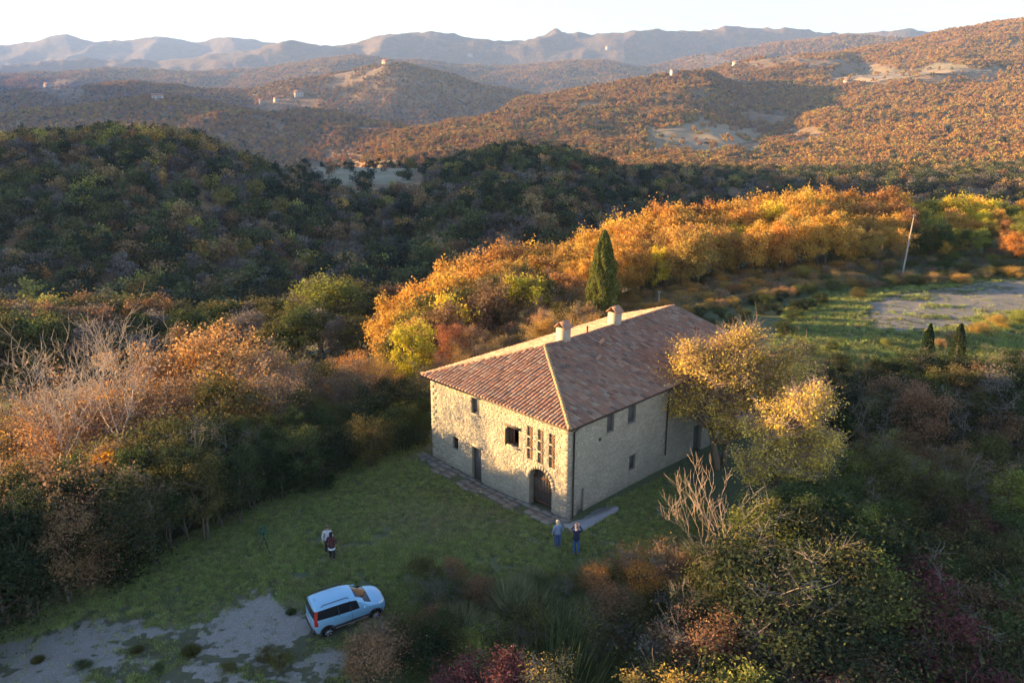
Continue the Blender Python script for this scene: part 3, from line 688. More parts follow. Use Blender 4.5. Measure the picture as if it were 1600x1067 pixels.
def build_car():
    root = empty('hatchback_car')
    # rings from the sill up over the roof to the centre line; rear to front.  length along x, half width along y
    def ring(*p): return [Vector(q) for q in p]
    Rg = [
     ring((-1.70,0,.32),(-1.77,0,.50),(-1.77,0,.72),(-1.735,0,.98),(-1.725,0,1.04),(-1.60,0,1.50),(-1.54,0,1.56),(-1.50,0,1.575)),
     ring((-1.69,.42,.32),(-1.755,.42,.50),(-1.76,.42,.72),(-1.725,.43,.98),(-1.715,.43,1.04),(-1.595,.42,1.48),(-1.54,.40,1.55),(-1.50,.0,1.576)),
     ring((-1.64,.68,.32),(-1.69,.70,.50),(-1.70,.71,.72),(-1.675,.70,.98),(-1.665,.69,1.04),(-1.56,.59,1.45),(-1.48,.50,1.54),(-1.42,.0,1.578)),
     ring((-1.55,.74,.32),(-1.58,.775,.50),(-1.58,.785,.74),(-1.56,.76,.99),(-1.54,.745,1.04),(-1.45,.63,1.45),(-1.38,.53,1.545),(-1.3,.0,1.582)),
     ring((-1.15,.745,.30),(-1.15,.785,.50),(-1.15,.795,.74),(-1.15,.775,.96),(-1.15,.755,1.01),(-1.12,.645,1.46),(-1.08,.55,1.55),(-1.0,.0,1.59)),
     ring((-.62,.745,.28),(-.62,.785,.50),(-.62,.795,.72),(-.62,.78,.93),(-.62,.76,.975),(-.58,.65,1.455),(-.55,.555,1.545),(-.5,.0,1.59)),
     ring((-.10,.745,.28),(-.10,.785,.50),(-.10,.795,.70),(-.10,.78,.90),(-.10,.76,.945),(-.04,.645,1.43),(.0,.55,1.52),(.02,.0,1.57)),
     ring((.42,.745,.28),(.42,.785,.50),(.42,.795,.70),(.42,.78,.885),(.45,.755,.935),(.36,.625,1.34),(.34,.53,1.43),(.36,.0,1.485)),
     ring((.80,.745,.28),(.80,.785,.50),(.80,.795,.70),(.80,.775,.865),(.84,.74,.92),(.70,.66,1.13),(.66,.55,1.21),(.68,.0,1.27)),
     ring((1.05,.745,.30),(1.05,.785,.50),(1.05,.795,.70),(1.06,.765,.845),(1.07,.72,.91),(1.02,.66,.965),(1.0,.50,1.0),(1.02,.0,1.05)),
     ring((1.38,.74,.30),(1.40,.775,.48),(1.40,.78,.66),(1.40,.735,.80),(1.38,.68,.86),(1.36,.60,.90),(1.36,.42,.935),(1.38,.0,.96)),
     ring((1.60,.68,.30),(1.64,.70,.46),(1.64,.69,.62),(1.60,.64,.75),(1.57,.59,.80),(1.56,.50,.835),(1.56,.36,.86),(1.60,.0,.88)),
     ring((1.70,.42,.30),(1.755,.43,.46),(1.755,.42,.60),(1.71,.40,.73),(1.68,.38,.775),(1.67,.33,.80),(1.67,.22,.82),(1.69,.0,.835)),
     ring((1.73,0,.30),(1.785,0,.46),(1.785,0,.60),(1.745,0,.72),(1.725,0,.765),(1.71,0,.79),(1.70,0,.81),(1.69,.0,.836)),
    ]
    n = 8; V = []; idx = {}
    def vid(p):
        k = (round(p[0],4), round(p[1],4), round(p[2],4))
        if k not in idx: idx[k] = len(V); V.append(tuple(p))
        return idx[k]
    F = []; M = []; cre = {}
    for side in (1, -1):
        ids = [[vid((q.x, q.y*side if abs(q.y) > 1e-6 else 0.0, q.z)) for q in r] for r in Rg]
        for i in range(len(Rg)-1):
            for j in range(n-1):
                f = [ids[i][j], ids[i+1][j], ids[i+1][j+1], ids[i][j+1]]
                f = [a for k, a in enumerate(f) if a != f[k-1]]
                if len(set(f)) < 3: continue
                if side > 0: f = f[::-1]
                F.append(f); m = 0
                if j == 4:
                    if i in (3,4,5,6): m = 1                      # side glass
                    if i in (0,1): m = 2                           # rear glass
                if j in (5,) and i in (7,): m = 0
                if i == 8 and j in (5,6): m = 3                    # windscreen
                if i == 7 and j in (6,): m = 3
                if i == 2 and j in (3,4): m = 4                    # tail lamp upper
                if i == 2 and j == 2: m = 4
                if i in (0,1) and j == 0: m = 5                    # rear bumper underside
                if j == 0 and i in (4,5,6,7,8): m = 6              # silver sill
                if i in (10,11) and j == 3: m = 7                  # headlamp
                if i in (11,12) and j in (0,): m = 8
                M.append(m)
        for i in range(len(Rg)-1):
            for j in (4, 5): 
                if 2 <= i <= 8: cre[(ids[i][j], ids[i+1][j])] = .6
        for i in (2, 3, 7):
            for j in range(3, 6): cre[(ids[i][j], ids[i][j+1])] = .5
    me = subdivided('car_shell', V, F, M, 2, cre)
    body = obj('body', split_by_mat(me, 0, 'car_body', M_PAINT), root)
    # wheel arches cut from the body
    for x in (-1.13, 1.13):
        cb = MB(); cb.tube([(x,-1.2,.30),(x,1.2,.30)], .355, 24); co = cb.build('cut', M_TRIM); md = body.modifiers.new('arch', 'BOOLEAN'); md.operation = 'DIFFERENCE'; md.object = co; md.solver = 'FAST'
        md2 = body.modifiers
        dg = bpy.context.evaluated_depsgraph_get(); nm = bpy.data.meshes.new_from_object(body.evaluated_get(dg), depsgraph=dg); body.modifiers.clear(); body.data = nm; bpy.data.objects.remove(co)
    for k, nm, mt in ((1,'side_window',M_GLASS),(2,'rear_window',M_GLASS),(3,'windscreen',M_GLASS),(4,'tail_light',M_RED),(5,'bumper',M_TRIM),(6,'sill',M_SILVER),(7,'headlight',M_CLEAR),(8,'front_bumper',M_TRIM)):
        s = split_by_mat(me, k, nm, mt)
        if k in (1,4,6,7):
            for sg in (1, -1):
                bm = bmesh.new(); bm.from_mesh(s); bmesh.ops.delete(bm, geom=[f for f in bm.faces if f.calc_center_median().y*sg < 0], context='FACES')
                q = bpy.data.meshes.new(nm); bm.to_mesh(q); bm.free(); q.materials.clear(); q.materials.append(mt); obj(nm, q, root)
        else: obj(nm, s, root)
    for sg in (1, -1):
        y = .80*sg
        MB().box(-.80,.78,min(y,y*.985),max(y,y*.985),.40,.50).build('side_moulding', M_TRIM, root)
        for x in (.02, -.52):                                     # window pillars of body colour
            MB().tube([(x-.02,.775*sg,.945),(x+.01,.66*sg,1.44)], .022, 6).build('window_pillar', M_TRIM, root)
        for x in (.05,): MB().box(x-.009,x+.0,min(.797*sg,.78*sg),max(.797*sg,.78*sg),.46,.9).build('door_seam', M_TRIM, root)
        for x in (-.12, -.75): MB().tube([(x-.14,.80*sg,.80),(x,.805*sg,.805)], .016, 6).build('door_handle', M_PAINT, root)
        m = MB(); m.ball((.62,.86*sg,.99), (.07,.10,.075), 10, 6); m.tube([(.60,.76*sg,.94),(.62,.84*sg,.97)], .02, 6); m.build('wing_mirror', M_PAINT, root, True)
        m = MB(); m.tube([(-1.25,.555*sg,1.555),(-1.15,.56*sg,1.62),(-.1,.555*sg,1.605),(.02,.55*sg,1.545)], .02, 6); m.build('roof_rail', M_TRIM, root)
        for x in (-1.13, 1.13):
            w = MB(); w.tube([(x,.60*sg,.29),(x,.62*sg,.29),(x,.765*sg,.29),(x,.785*sg,.29)], [.265,.29,.29,.265], 26); ty = w.build('wheel', M_TYRE, root, True)
            r = MB(); r.tube([(x,.76*sg,.29),(x,.792*sg,.29)], [.185,.18], 24)
            ri = r.build('rim', M_TRIM, ty)
            for k in range(7):
                a = 2*math.pi*k/7; d = Vector((math.cos(a), 0, math.sin(a))); c = Vector((x,.80*sg,.29))
                MB().tube([c, c+d*.18], [.026,.02], 5).build('spoke', M_RIM, ri)
            m = MB(); pr = [(x+.335*math.cos(t), .775*sg, .30+.335*math.sin(t)) for t in [math.pi*(-.02+1.04*k/14) for k in range(15)]]
            m.tube(pr, .035, 6); m.build('wheel_arch', M_TRIM, root)
            m = MB(); m.tube([(x,.15*sg,.30),(x,.60*sg,.30)], .345, 20); m.build('wheel_well', M_DARK, root)
    pl = MB().box(-1.80,-1.776,-.26,.26,.74,.85).build('licence_plate', M_PLATE, root)
    c = bpy.data.curves.new('plate_text', 'FONT'); c.body = 'DF 734 LM'; c.size = .10; c.extrude = .002; c.align_x = 'CENTER'; c.align_y = 'CENTER'
    to = bpy.data.objects.new('t', c); COL.objects.link(to); dg = bpy.context.evaluated_depsgraph_get(); tm = bpy.data.meshes.new_from_object(to.evaluated_get(dg)); bpy.data.objects.remove(to)
    tm.materials.clear(); tm.materials.append(M_CHAR)
    tm.transform(Matrix.Translation((-1.805,0,.795)) @ Matrix.Rotation(-math.pi/2, 4, 'Z') @ Matrix.Rotation(math.pi/2, 4, 'X')); obj('plate_lettering', tm, pl)
    m = MB(); m.tube([(-1.74,-.1,1.12),(-1.70,-.25,1.25)], .012, 5); m.build('rear_wiper', M_TRIM, root)
    m = MB(); m.tube([(-1.33,0,1.58),(-1.45,0,1.72)], [.008,.004], 5); m.build('aerial', M_TRIM, root)
    m = MB(); m.ball((-1.81,0,.93), (.02,.055,.055), 10, 6); m.build('badge', M_RIM, root, True)
    MB().box(-1.785,-1.6,-.60,.60,.30,.42).build('rear_bumper', M_TRIM, root)
    MB().box(-1.35,1.45,-.62,.62,.24,.34).build('underbody', M_TRIM, root)
    return root
def build_car_at():
    car = build_car(); tag(car, 'small pale blue hatchback car with dark windows, parked at the edge of the stony track', 'car')
    # nose towards the right of the picture, tail to the lower left
    a = px_hit(512, 994)[:2]; b = px_hit(588, 966)[:2]; ang = math.atan2(b[1]-a[1], b[0]-a[0])
    # a, b: feet of the near-side wheels; wheelbase 2.26
    mx, my = (a[0]+b[0])/2, (a[1]+b[1])/2; cx, cy = mx-math.sin(ang)*.72, my+math.cos(ang)*.72
    zf = gz(cx+math.cos(ang)*1.13, cy+math.sin(ang)*1.13); zr = gz(cx-math.cos(ang)*1.13, cy-math.sin(ang)*1.13)
    zl = gz(cx-math.sin(ang)*.7, cy+math.cos(ang)*.7); zk = gz(cx+math.sin(ang)*.7, cy-math.cos(ang)*.7)
    car.location = (cx, cy, (zf+zr)/2+.0); car.rotation_mode = 'XYZ'
    car.scale = (1.05,1.05,1.05); car.rotation_euler = (math.atan2(zl-zk, 1.4), -math.atan2(zf-zr, 2.26), ang); print('wheelbase seen', math.hypot(b[0]-a[0], b[1]-a[1]), 'ang', math.degrees(ang), cx, cy)
    return car
car = build_car_at()
# ================================================================ people
M_SKIN = flat('skin', (.55,.34,.25), .6, 0, .08)
def skin_mesh(name, verts, edges, mat, level=2):
    """verts: (x,y,z,r); one continuous surface grown round a jointed skeleton"""
    me = bpy.data.meshes.new(name+'_sk'); me.from_pydata([v[:3] for v in verts], edges, []); o = bpy.data.objects.new(name+'_sk', me); COL.objects.link(o)
    m = o.modifiers.new('skin', 'SKIN'); m.use_smooth_shade = True; m.branch_smoothing = .3
    sv = me.skin_vertices[0].data if me.skin_vertices else None
    if sv is None:
        bm = bmesh.new(); bm.from_mesh(me); bm.verts.layers.skin.verify(); bm.to_mesh(me); bm.free(); sv = me.skin_vertices[0].data
    for i, v in enumerate(verts):
        r = v[3]; sv[i].radius = (r, r) if not hasattr(r, '__len__') else r; sv[i].use_root = (i == 0)
    s = o.modifiers.new('sub', 'SUBSURF'); s.levels = level; s.render_levels = level
    dg = bpy.context.evaluated_depsgraph_get(); out = bpy.data.meshes.new_from_object(o.evaluated_get(dg), depsgraph=dg); bpy.data.objects.remove(o)
    out.materials.clear(); out.materials.append(mat); return out
def chain(lst): return [(i, i+1) for i in range(len(lst)-1)]
def person(px, py, gzv, face, h, coat, legs, hair, shoes, pose, label, longhair=False, hem=None, cover=None, shirt=None):
    x, y = px_ground(px, py, gzv); z = gz(x, y); root = empty('person', (x, y, z), face); tag(root, label, 'person'); s = h/1.72
    root.scale = (s, s, s)                     # local -y is where the figure faces
    P = pose
    hipL, hipR = (.095,0,.92), (-.095,0,.92)
    kL, kR = P.get('kL', (.11,-.03,.50)), P.get('kR', (-.11,-.01,.50)); aL, aR = P.get('aL', (.12,.02,.09)), P.get('aR', (-.12,.03,.09))
    sh = 1.40; SL, SR = (.185,.01,sh), (-.185,.01,sh)
    eL, wL = P['L']; eR, wR = P['R']; hd = P.get('head', (0,-.03,1.62))
    V = [(0,0,.96,.125),(0,.0,1.12,.115),(0,.005,1.28,.135),(0,.01,1.40,.10),(0,0,1.48,.055),(hd[0]*.5,hd[1]*.6,1.53,.055),(hd[0],hd[1],hd[2]-.04,.078),(hd[0],hd[1],hd[2]+.035,.095),(hd[0],hd[1]+.01,hd[2]+.09,.06)]
    E = [(0,1),(1,2),(2,3),(3,4),(4,5),(5,6),(6,7),(7,8)]
    def limb(start, pts):
        p = start
        for q in pts: V.append(q); E.append((p, len(V)-1)); p = len(V)-1
        return p
    limb(0, [(*hipL,.085),(*kL,.055),(*aL,.04),(aL[0]+.01,aL[1]-.12,.045,.035)]); limb(0, [(*hipR,.085),(*kR,.055),(*aR,.04),(aR[0]-.01,aR[1]-.12,.045,.035)])
    hands = []
    for S_, e, w in ((SL,eL,wL),(SR,eR,wR)):
        d = (Vector(w)-Vector(e)).normalized(); palm = Vector(w)+d*.07; limb(3, [(*S_,.06),(*e,.04),(*w,.027),(*palm,.03)]); hands.append((Vector(w), d, palm))
    body = obj('body', skin_mesh('person_body', V, E, M_SKIN), root)
    # fingers grown from each palm, joined into the body mesh
    bm = bmesh.new(); bm.from_mesh(body.data)
    for w, d, palm in hands:
        side = d.cross(Vector((0,1,.2))).normalized(); nrm = side.cross(d)
        for k, (o_, L) in enumerate(((-.028,.065),(-.010,.078),(.010,.072),(.026,.055),(.036,.05))):
            b = palm+side*o_*.9+(d*.01 if k < 4 else -d*.035); dd = d if k < 4 else (d*.6+side*.9).normalized()
            m = MB(); m.tube([b, b+dd*L*.5+nrm*.004, b+dd*L*.85-nrm*.016*(1 if k < 4 else .4)], [.0095,.0085,.0065], 6)
            t = m.mesh('f'); bm.from_mesh(t)
    # face: nose, brow, ears, eyes as relief
    hv = Vector(hd)
    for c, r in (((0,-.098,-.0),(.013,.02,.018)),((.034,-.078,.022),(.014,.012,.009)),((-.034,-.078,.022),(.014,.012,.009)),((0,-.082,-.042),(.026,.012,.008)),((.093,.0,0),(.012,.022,.032)),((-.093,.0,0),(.012,.022,.032))):
        bm.from_mesh(MB().ball(hv+Vector(c), r, 8, 5).mesh('f'))
    bm.to_mesh(body.data); bm.free()
    # trousers
    T = [(0,0,.97,.13),(hipL[0],0,.84,.10),(kL[0],kL[1],kL[2],.078),(aL[0],aL[1],.12,.06),(hipR[0],0,.84,.10),(kR[0],kR[1],kR[2],.078),(aR[0],aR[1],.12,.06)]
    obj('trousers', skin_mesh('trousers', T, [(0,1),(1,2),(2,3),(0,4),(4,5),(5,6)], legs), root)
    low = P.get('hem', .86)
    J = [(0,0,1.12,(.165,.13)),(0,.005,1.28,(.175,.14)),(0,.01,1.40,(.14,.115)),(0,.005,1.475,.075),(0,0,.98,(.18,.15)),(0,.0,low-.04,(.20,.165)),
         (*SL,.08),(*eL,.062),(Vector(wL)*.93+Vector(eL)*.07).to_tuple()+(.045,),(*SR,.08),(*eR,.062),(Vector(wR)*.93+Vector(eR)*.07).to_tuple()+(.045,)]
    obj('jacket', skin_mesh('jacket', J, [(0,1),(1,2),(2,3),(0,4),(4,5),(2,6),(6,7),(7,8),(2,9),(9,10),(10,11)], coat), root)
    if hem: 
        m = MB(); m.tube([(0,0,low),(0,0,low-.12)], [.19,.20], 16, False); m.build('shirt_hem', hem, root, True)
    m = MB(); m.ball(hv+Vector((0,.022,.055)), (.102,.112,.095), 16, 10)
    if longhair: m.ball(hv+Vector((0,.055,-.08)), (.10,.065,.16), 14, 8)
    m.build('hair', hair, root, True)
    for a in (aL, aR):
        m = MB(); m.ball((a[0],a[1]-.05,.05), (.055,.14,.055), 12, 6); m.build('shoe', shoes, root, True)
    return root
cl = lambda n, c: flat(n, c, .85, 0, .18, 9)
# woman in front, dark red coat, stick in her hand, seen from behind
p1 = person(520, 880, -.3, math.radians(170), 1.66, cl('dark_red_coat',(.075,.018,.02)), cl('black_trousers',(.012,.012,.014)), cl('dark_hair',(.012,.009,.008)), cl('black_shoes',(.01,.01,.01)),
    dict(L=((-.0+.27,.02,1.16),(.30,-.10,.98)), R=((-.27,.0,1.15),(-.24,-.16,1.0)), hem=.84), 'person in a dark red coat over a white hem, back turned, holding a stick', True, hem=cl('white_hem',(.62,.62,.62)))
p2 = person(514, 871, -.3, math.radians(12), 1.72, cl('light_grey_jacket',(.50,.50,.52)), cl('dark_trousers',(.02,.02,.025)), cl('brown_hair',(.10,.055,.03)), cl('brown_shoes',(.03,.02,.015)),
    dict(L=((.26,-.04,1.16),(.16,-.22,1.12)), R=((-.27,.0,1.15),(-.25,-.10,.92))), 'person in a light grey jacket standing half hidden behind the one in dark red')
p3 = person(871, 859, 0, math.radians(200), 1.68, cl('grey_blue_jacket',(.20,.25,.36)), cl('blue_jeans',(.035,.09,.24)), cl('blond_hair',(.50,.42,.27)), cl('dark_shoes',(.02,.02,.025)),
    dict(L=((.26,.0,1.15),(.27,-.08,.92)), R=((-.26,.02,1.15),(-.25,-.06,.92))), 'fair-haired person in a grey-blue jacket and jeans at the house corner', True)
p4 = person(900, 869, 0, math.radians(172), 1.76, cl('navy_jumper',(.012,.014,.045)), cl('jeans',(.04,.11,.27)), cl('grey_hair',(.20,.15,.12)), cl('tan_shoes',(.12,.09,.06)),
    dict(L=((.30,-.20,1.36),(.10,-.36,1.58)), R=((-.30,-.20,1.36),(-.10,-.36,1.58)), head=(0,-.04,1.62)), 'man in a navy jumper and jeans raising both hands to his face')
def held(root, pts, rad, mat, name, label, cat):
    c, s = math.cos(root.rotation_euler.z), math.sin(root.rotation_euler.z); k = root.scale[0]
    W = [Vector((root.location.x+k*(p[0]*c-p[1]*s), root.location.y+k*(p[0]*s+p[1]*c), root.location.z+k*p[2])) for p in pts]
    o = MB().tube(W, rad, 8).build(name, mat); tag(o, label, cat); return o
held(p1, [(-.27,-.27,1.06),(-.33,-.32,.5),(-.38,-.36,.0)], [.014,.013,.011], flat('stick_wood',(.45,.33,.20)), 'walking_stick', 'pale wooden walking stick in the hand of the person in dark red', 'stick')
ph = empty('camera_phone', (0,0,0)); c_, s_ = math.cos(p4.rotation_euler.z), math.sin(p4.rotation_euler.z)
k4 = p4.scale[0]; q = (0,-.46,1.66); ph.location = (p4.location.x+k4*(q[0]*c_-q[1]*s_), p4.location.y+k4*(q[0]*s_+q[1]*c_), p4.location.z+k4*q[2]); ph.rotation_euler = (0,0,p4.rotation_euler.z)
tag(ph, 'dark phone held up by the man in the navy jumper', 'phone')
MB().box(-.075,.075,-.006,.006,-.038,.038).build('case', M_IRON, ph); MB().box(-.07,.07,.0065,.0075,-.033,.033).build('screen', M_GLASS, ph); MB().box(.04,.06,-.009,-.0065,.01,.03).build('lens', M_RIM, ph)
# camera tripod on the lawn
x, y = px_ground(415, 866, -.3); zt = gz(x, y); tp = empty('tripod', (x, y, zt)); tp.scale = (.85,.85,.85); tag(tp, 'black three-legged tripod standing on the lawn below the seedling', 'tripod')
for k in range(3):
    a = math.radians(200+120*k); MB().tube([(0,0,1.05),(math.cos(a)*.22,math.sin(a)*.22,.55),(math.cos(a)*.46,math.sin(a)*.46,0)], [.026,.022,.018], 6).build('leg', M_IRON, tp)
MB().tube([(0,0,.85),(0,0,1.28)], .02, 8).build('centre_column', M_IRON, tp); MB().box(-.06,.06,-.05,.05,1.28,1.36).build('head', M_IRON, tp)
# ================================================================ poles, cable, far houses, loose stones
M_POLE = flat('weathered_pole', (.36,.31,.25), .85, 0, .2, 3)
def pole(px, pyb, pyt, Y, label, lean=(0,0)):
    x = px_ut(px, pyb)[0]*Y; z = gz(x, Y); h = CAM_H+px_ut(px, pyt)[1]*Y-z; r = empty('utility_pole', (x, Y, z)); tag(r, label, 'pole')
    top = (lean[0], lean[1], h); MB().tube([(0,0,-.8),(lean[0]*.5,lean[1]*.5,h*.5),top], [.105,.09,.07], 10).build('shaft', M_POLE, r, True)
    for k in (-1, 1): MB().tube([(top[0]+.12*k,top[1],h-.18),(top[0]+.12*k,top[1],h-.04)], [.045,.03], 8).build('insulator', M_CLEAR, r)
    MB().box(top[0]-.2,top[0]+.2,top[1]-.03,top[1]+.03,h-.26,h-.18).build('crossarm', M_IRON, r)
    return Vector((x+top[0], Y+top[1], z+h-.05))
tA = pole(1412, 412, 336, 106, 'tall pale wooden pole leaning slightly at the edge of the golden wood', (.5,0)); tB = pole(1029, 478, 455, 97, 'short pale pole just above the far end of the roof ridge')
pts = [tB.lerp(tA, k/24)-Vector((0,0,1.6*4*(k/24)*(1-k/24))) for k in range(25)]
cb = MB().tube(pts, .022, 5).build('overhead_cable', M_IRON); tag(cb, 'thin sagging cable strung between the two wooden poles', 'cable')
def sag(a, b, s): return [a.lerp(b, k/16)-Vector((0,0,s*4*(k/16)*(1-k/16))) for k in range(17)]
M_FW = flat('far_wall_cream', (.42,.33,.24), .9, 0, .12, .4); M_FW2 = flat('far_wall_white', (.46,.42,.36), .9, 0, .1, .4); M_FR = flat('far_roof', (.36,.17,.10), .9, 0, .2, .5)
def far_house(px, py, w, d, h, rz, mat, label):
    hit = px_hit(px, py)
    if hit is None: return
    x, y, z = hit; sc = min(1.5, max(1, y/2600)); w, d, h = w*sc, d*sc, h*sc; r = empty('country_house', (x, y, z+.3*h), rz); tag(r, label, 'house')
    wl = MB().box(-w/2,w/2,-d/2,d/2,-h*.8,h).build('wall', mat, r)
    rh = w*.18; e = .5; A = [(-w/2-e,-d/2-e,h),(w/2+e,-d/2-e,h),(w/2+e,d/2+e,h),(-w/2-e,d/2+e,h),(-w/2-e,0,h+rh),(w/2+e,0,h+rh)]
    rf = MB().add(A, [[0,1,5,4],[2,3,4,5],[0,4,3],[1,2,5],[3,2,1,0]]).build('roof', M_FR, r); MB().box(w*.2,w*.2+.8,-.4,.4,h,h+rh+1).build('chimney', mat, rf)
    for k in range(3):
        for j in (0, 1): MB().box(-w*.3+k*w*.27, -w*.3+k*w*.27+w*.08, -d/2-.06, -d/2+.05, h*(.15+.45*j), h*(.38+.45*j)).build('window', M_DARK, r)
for a in ((467,152,26,12,9,.3,M_FW2,'white house on the sunlit spur of the middle hills'),(604,103,24,12,9,-.2,M_FW,'cream house on top of the rounded middle hill'),(247,158,22,11,8,.2,M_FW2,'pale house on the crest of the dark near ridge'),
          (76,138,26,12,8,.1,M_FW,'farm among fields on the distant slope'),(410,163,18,10,7,.3,M_FW,'small orange-lit house below the sunlit spur'),(432,161,14,9,7,-.3,M_FW2,'tiny pale house beside the orange-lit one'),
          (1052,120,12,8,8,.4,M_FW2,'white chapel-like house on the crest of the orange hill'),(1151,104,22,11,7,.1,M_FW2,'pale house among trees above the orange hill'),(735,90,26,13,9,0,M_FW2,'white speck of a house on the far central range'),
          (950,80,26,13,9,0,M_FW2,'white house high on the furthest brown range'),(1325,133,18,9,6,.2,M_FW2,'low pale farm building in the lit valley')): far_house(*a)
# ================================================================ gravel and grass
def poly_mask(x, y, P):
    ins = np.zeros(x.shape, bool); n = len(P); j = n-1
    for i in range(n):
        xi, yi = P[i]; xj, yj = P[j]; c = ((yi > y) != (yj > y)) & (x < (xj-xi)*(y-yi)/(yj-yi+1e-12)+xi); ins ^= c; j = i
    return ins
def poly_dist(x, y, P):
    """signed distance, positive inside"""
    d = np.full(x.shape, 1e9); n = len(P)
    for i in range(n):
        ax, ay = P[i]; bx, by = P[(i+1) % n]; vx, vy = bx-ax, by-ay; t = np.clip(((x-ax)*vx+(y-ay)*vy)/(vx*vx+vy*vy+1e-9), 0, 1); d = np.minimum(d, np.hypot(x-ax-t*vx, y-ay-t*vy))
    return np.where(poly_mask(x, y, P), d, -d)
def gravel_mat(name, a, b):
    t = NT(name); pos = t.n('NewGeometry').outputs['Position']
    c = t.mix(t.noise(1.1, pos, 6, .7), a, b); st = t.n('TexVoronoi', {'Scale': 9.0}); t.t.links.new(pos, st.inputs['Vector'])
    c = t.mix(t.ramp(st.outputs['Distance'], [(.1,.5),(.45,0)]), c, [min(1,k*1.5) for k in b]); c = t.mix(t.math('MULTIPLY', t.ramp(t.noise(24, pos, 3, .7), [(.35,1),(.6,0)]), .5), c, [k*.4 for k in a])
    rim = t.n('Attribute', attribute_name='rim').outputs['Fac']; fz = t.math('ADD', rim, t.math('MULTIPLY', t.math('SUBTRACT', t.noise(2.6, pos, 6, .75), .5), 2.6))
    soil = t.mix(t.noise(3, pos, 5, .7), (.06,.065,.03), (.13,.125,.07)); c = t.mix(t.ramp(fz, [(.0,1),(.55,0)]), c, soil)
    return t.principled(Base_Color=c, Roughness=.95, Normal=t.bump(t.math('ADD', t.noise(9, pos, 5, .8), t.noise(45, pos, 3)), .8, .06))
def patch(name, pix, z0, mat, step, wild, thr=0.0, seed=0, nscale=1.6, lift=.03):
    P = [px_ground(a, b, z0) for a, b in pix]; xs = [p[0] for p in P]; ys = [p[1] for p in P]
    gx = np.arange(min(xs)-1, max(xs)+1, step); gy = np.arange(min(ys)-1, max(ys)+1, step); X, Y = np.meshgrid(gx, gy)
    D = poly_dist(X, Y, P); n = fbm(X/nscale, Y/nscale, 5, 70+seed)-.5; n = n+.55*(vnoise(X/.33/lift*.03, Y/.33/lift*.03, 5)-.5); n2 = fbm(X/(nscale*2.6)+9, Y/(nscale*1.2), 5, 90+seed)+.22*(vnoise(X/.4, Y/.3, 6)-.5)+.12*(vnoise(X/.15, Y/.15, 8)-.5)
    m = D+n*wild*2.4 > thr-.5
    Zz = ground_z(X.ravel(), Y.ravel()).reshape(X.shape)+lift+.02*n; ii = np.arange(X.size).reshape(X.shape)
    f = m[:-1,:-1] & m[1:,:-1] & m[:-1,1:] & m[1:,1:]
    F = np.stack([ii[:-1,:-1], ii[:-1,1:], ii[1:,1:], ii[1:,:-1]], -1)[f]
    used, inv = np.unique(F, return_inverse=True); V = np.stack([X.ravel(), Y.ravel(), Zz.ravel()], -1)[used]
    me = np_mesh(name, V, inv.reshape(-1,4), mat, True); at = me.attributes.new('rim', 'FLOAT', 'POINT'); at.data.foreach_set('value', np.minimum(D+n*wild*1.8, (.60-n2)*12).ravel()[used].astype(np.float32))
    o = obj(name, me); tag(o, kind='structure'); return P
M_GRAV = gravel_mat('pale_gravel', (.25,.235,.205), (.36,.34,.30)); M_GRAV2 = gravel_mat('stony_clearing', (.17,.16,.13), (.27,.25,.21))
GP1 = patch('gravel_track', [(-260,1010),(-60,985),(60,985),(170,968),(250,975),(330,972),(400,938),(430,935),(470,955),(500,975),(560,985),(590,1000),(520,1075),(470,1180),(-300,1180)], -.8, M_GRAV, .09, 1.3, 0, 1)
GP2 = patch('gravel_clearing', [(1350,478),(1410,462),(1500,456),(1600,448),(1800,444),(1850,470),(1700,488),(1600,492),(1500,512),(1420,522),(1370,515),(1350,500)], .2, M_GRAV2, .2, 1.8, 0, 2, 3.0, .05)
# grass: short tufts over the lawn and the clearing
def tuft_protos():
    col = bpy.data.collections.new('tufts'); cs = [(.31,.37,.10),(.39,.39,.14),(.24,.30,.09),(.36,.32,.18),(.15,.19,.08),(.25,.22,.12)]
    for i, c in enumerate(cs):
        rg = np.random.default_rng(900+i); n = 34; a = rg.uniform(0, 6.28, n); r = rg.uniform(0, .11, n); b = np.stack([np.cos(a)*r, np.sin(a)*r, np.full(n,-.02)], 1)
        d = np.stack([np.cos(a)*.6, np.sin(a)*.6, np.ones(n)], 1)+rg.normal(size=(n,3))*.35; d /= np.linalg.norm(d, axis=1)[:,None]; L = rg.uniform(.06,.16,n)[:,None]
        s = np.cross(d, rg.normal(size=(n,3))); s /= np.linalg.norm(s, axis=1)[:,None]; V = np.stack([b-s*.011, b+s*.011, b+d*L+s*.003], 1).reshape(-1,3)
        me = np_mesh('tuft_%d' % i, V, np.arange(n*3).reshape(-1,3), M_LEAFFAR); at = me.color_attributes.new('tint', 'FLOAT_COLOR', 'POINT'); at.data.foreach_set('color', np.tile(np.array([*c,1], np.float32), len(V)))
        col.objects.link(bpy.data.objects.new('tuft_%d' % i, me))
    return col
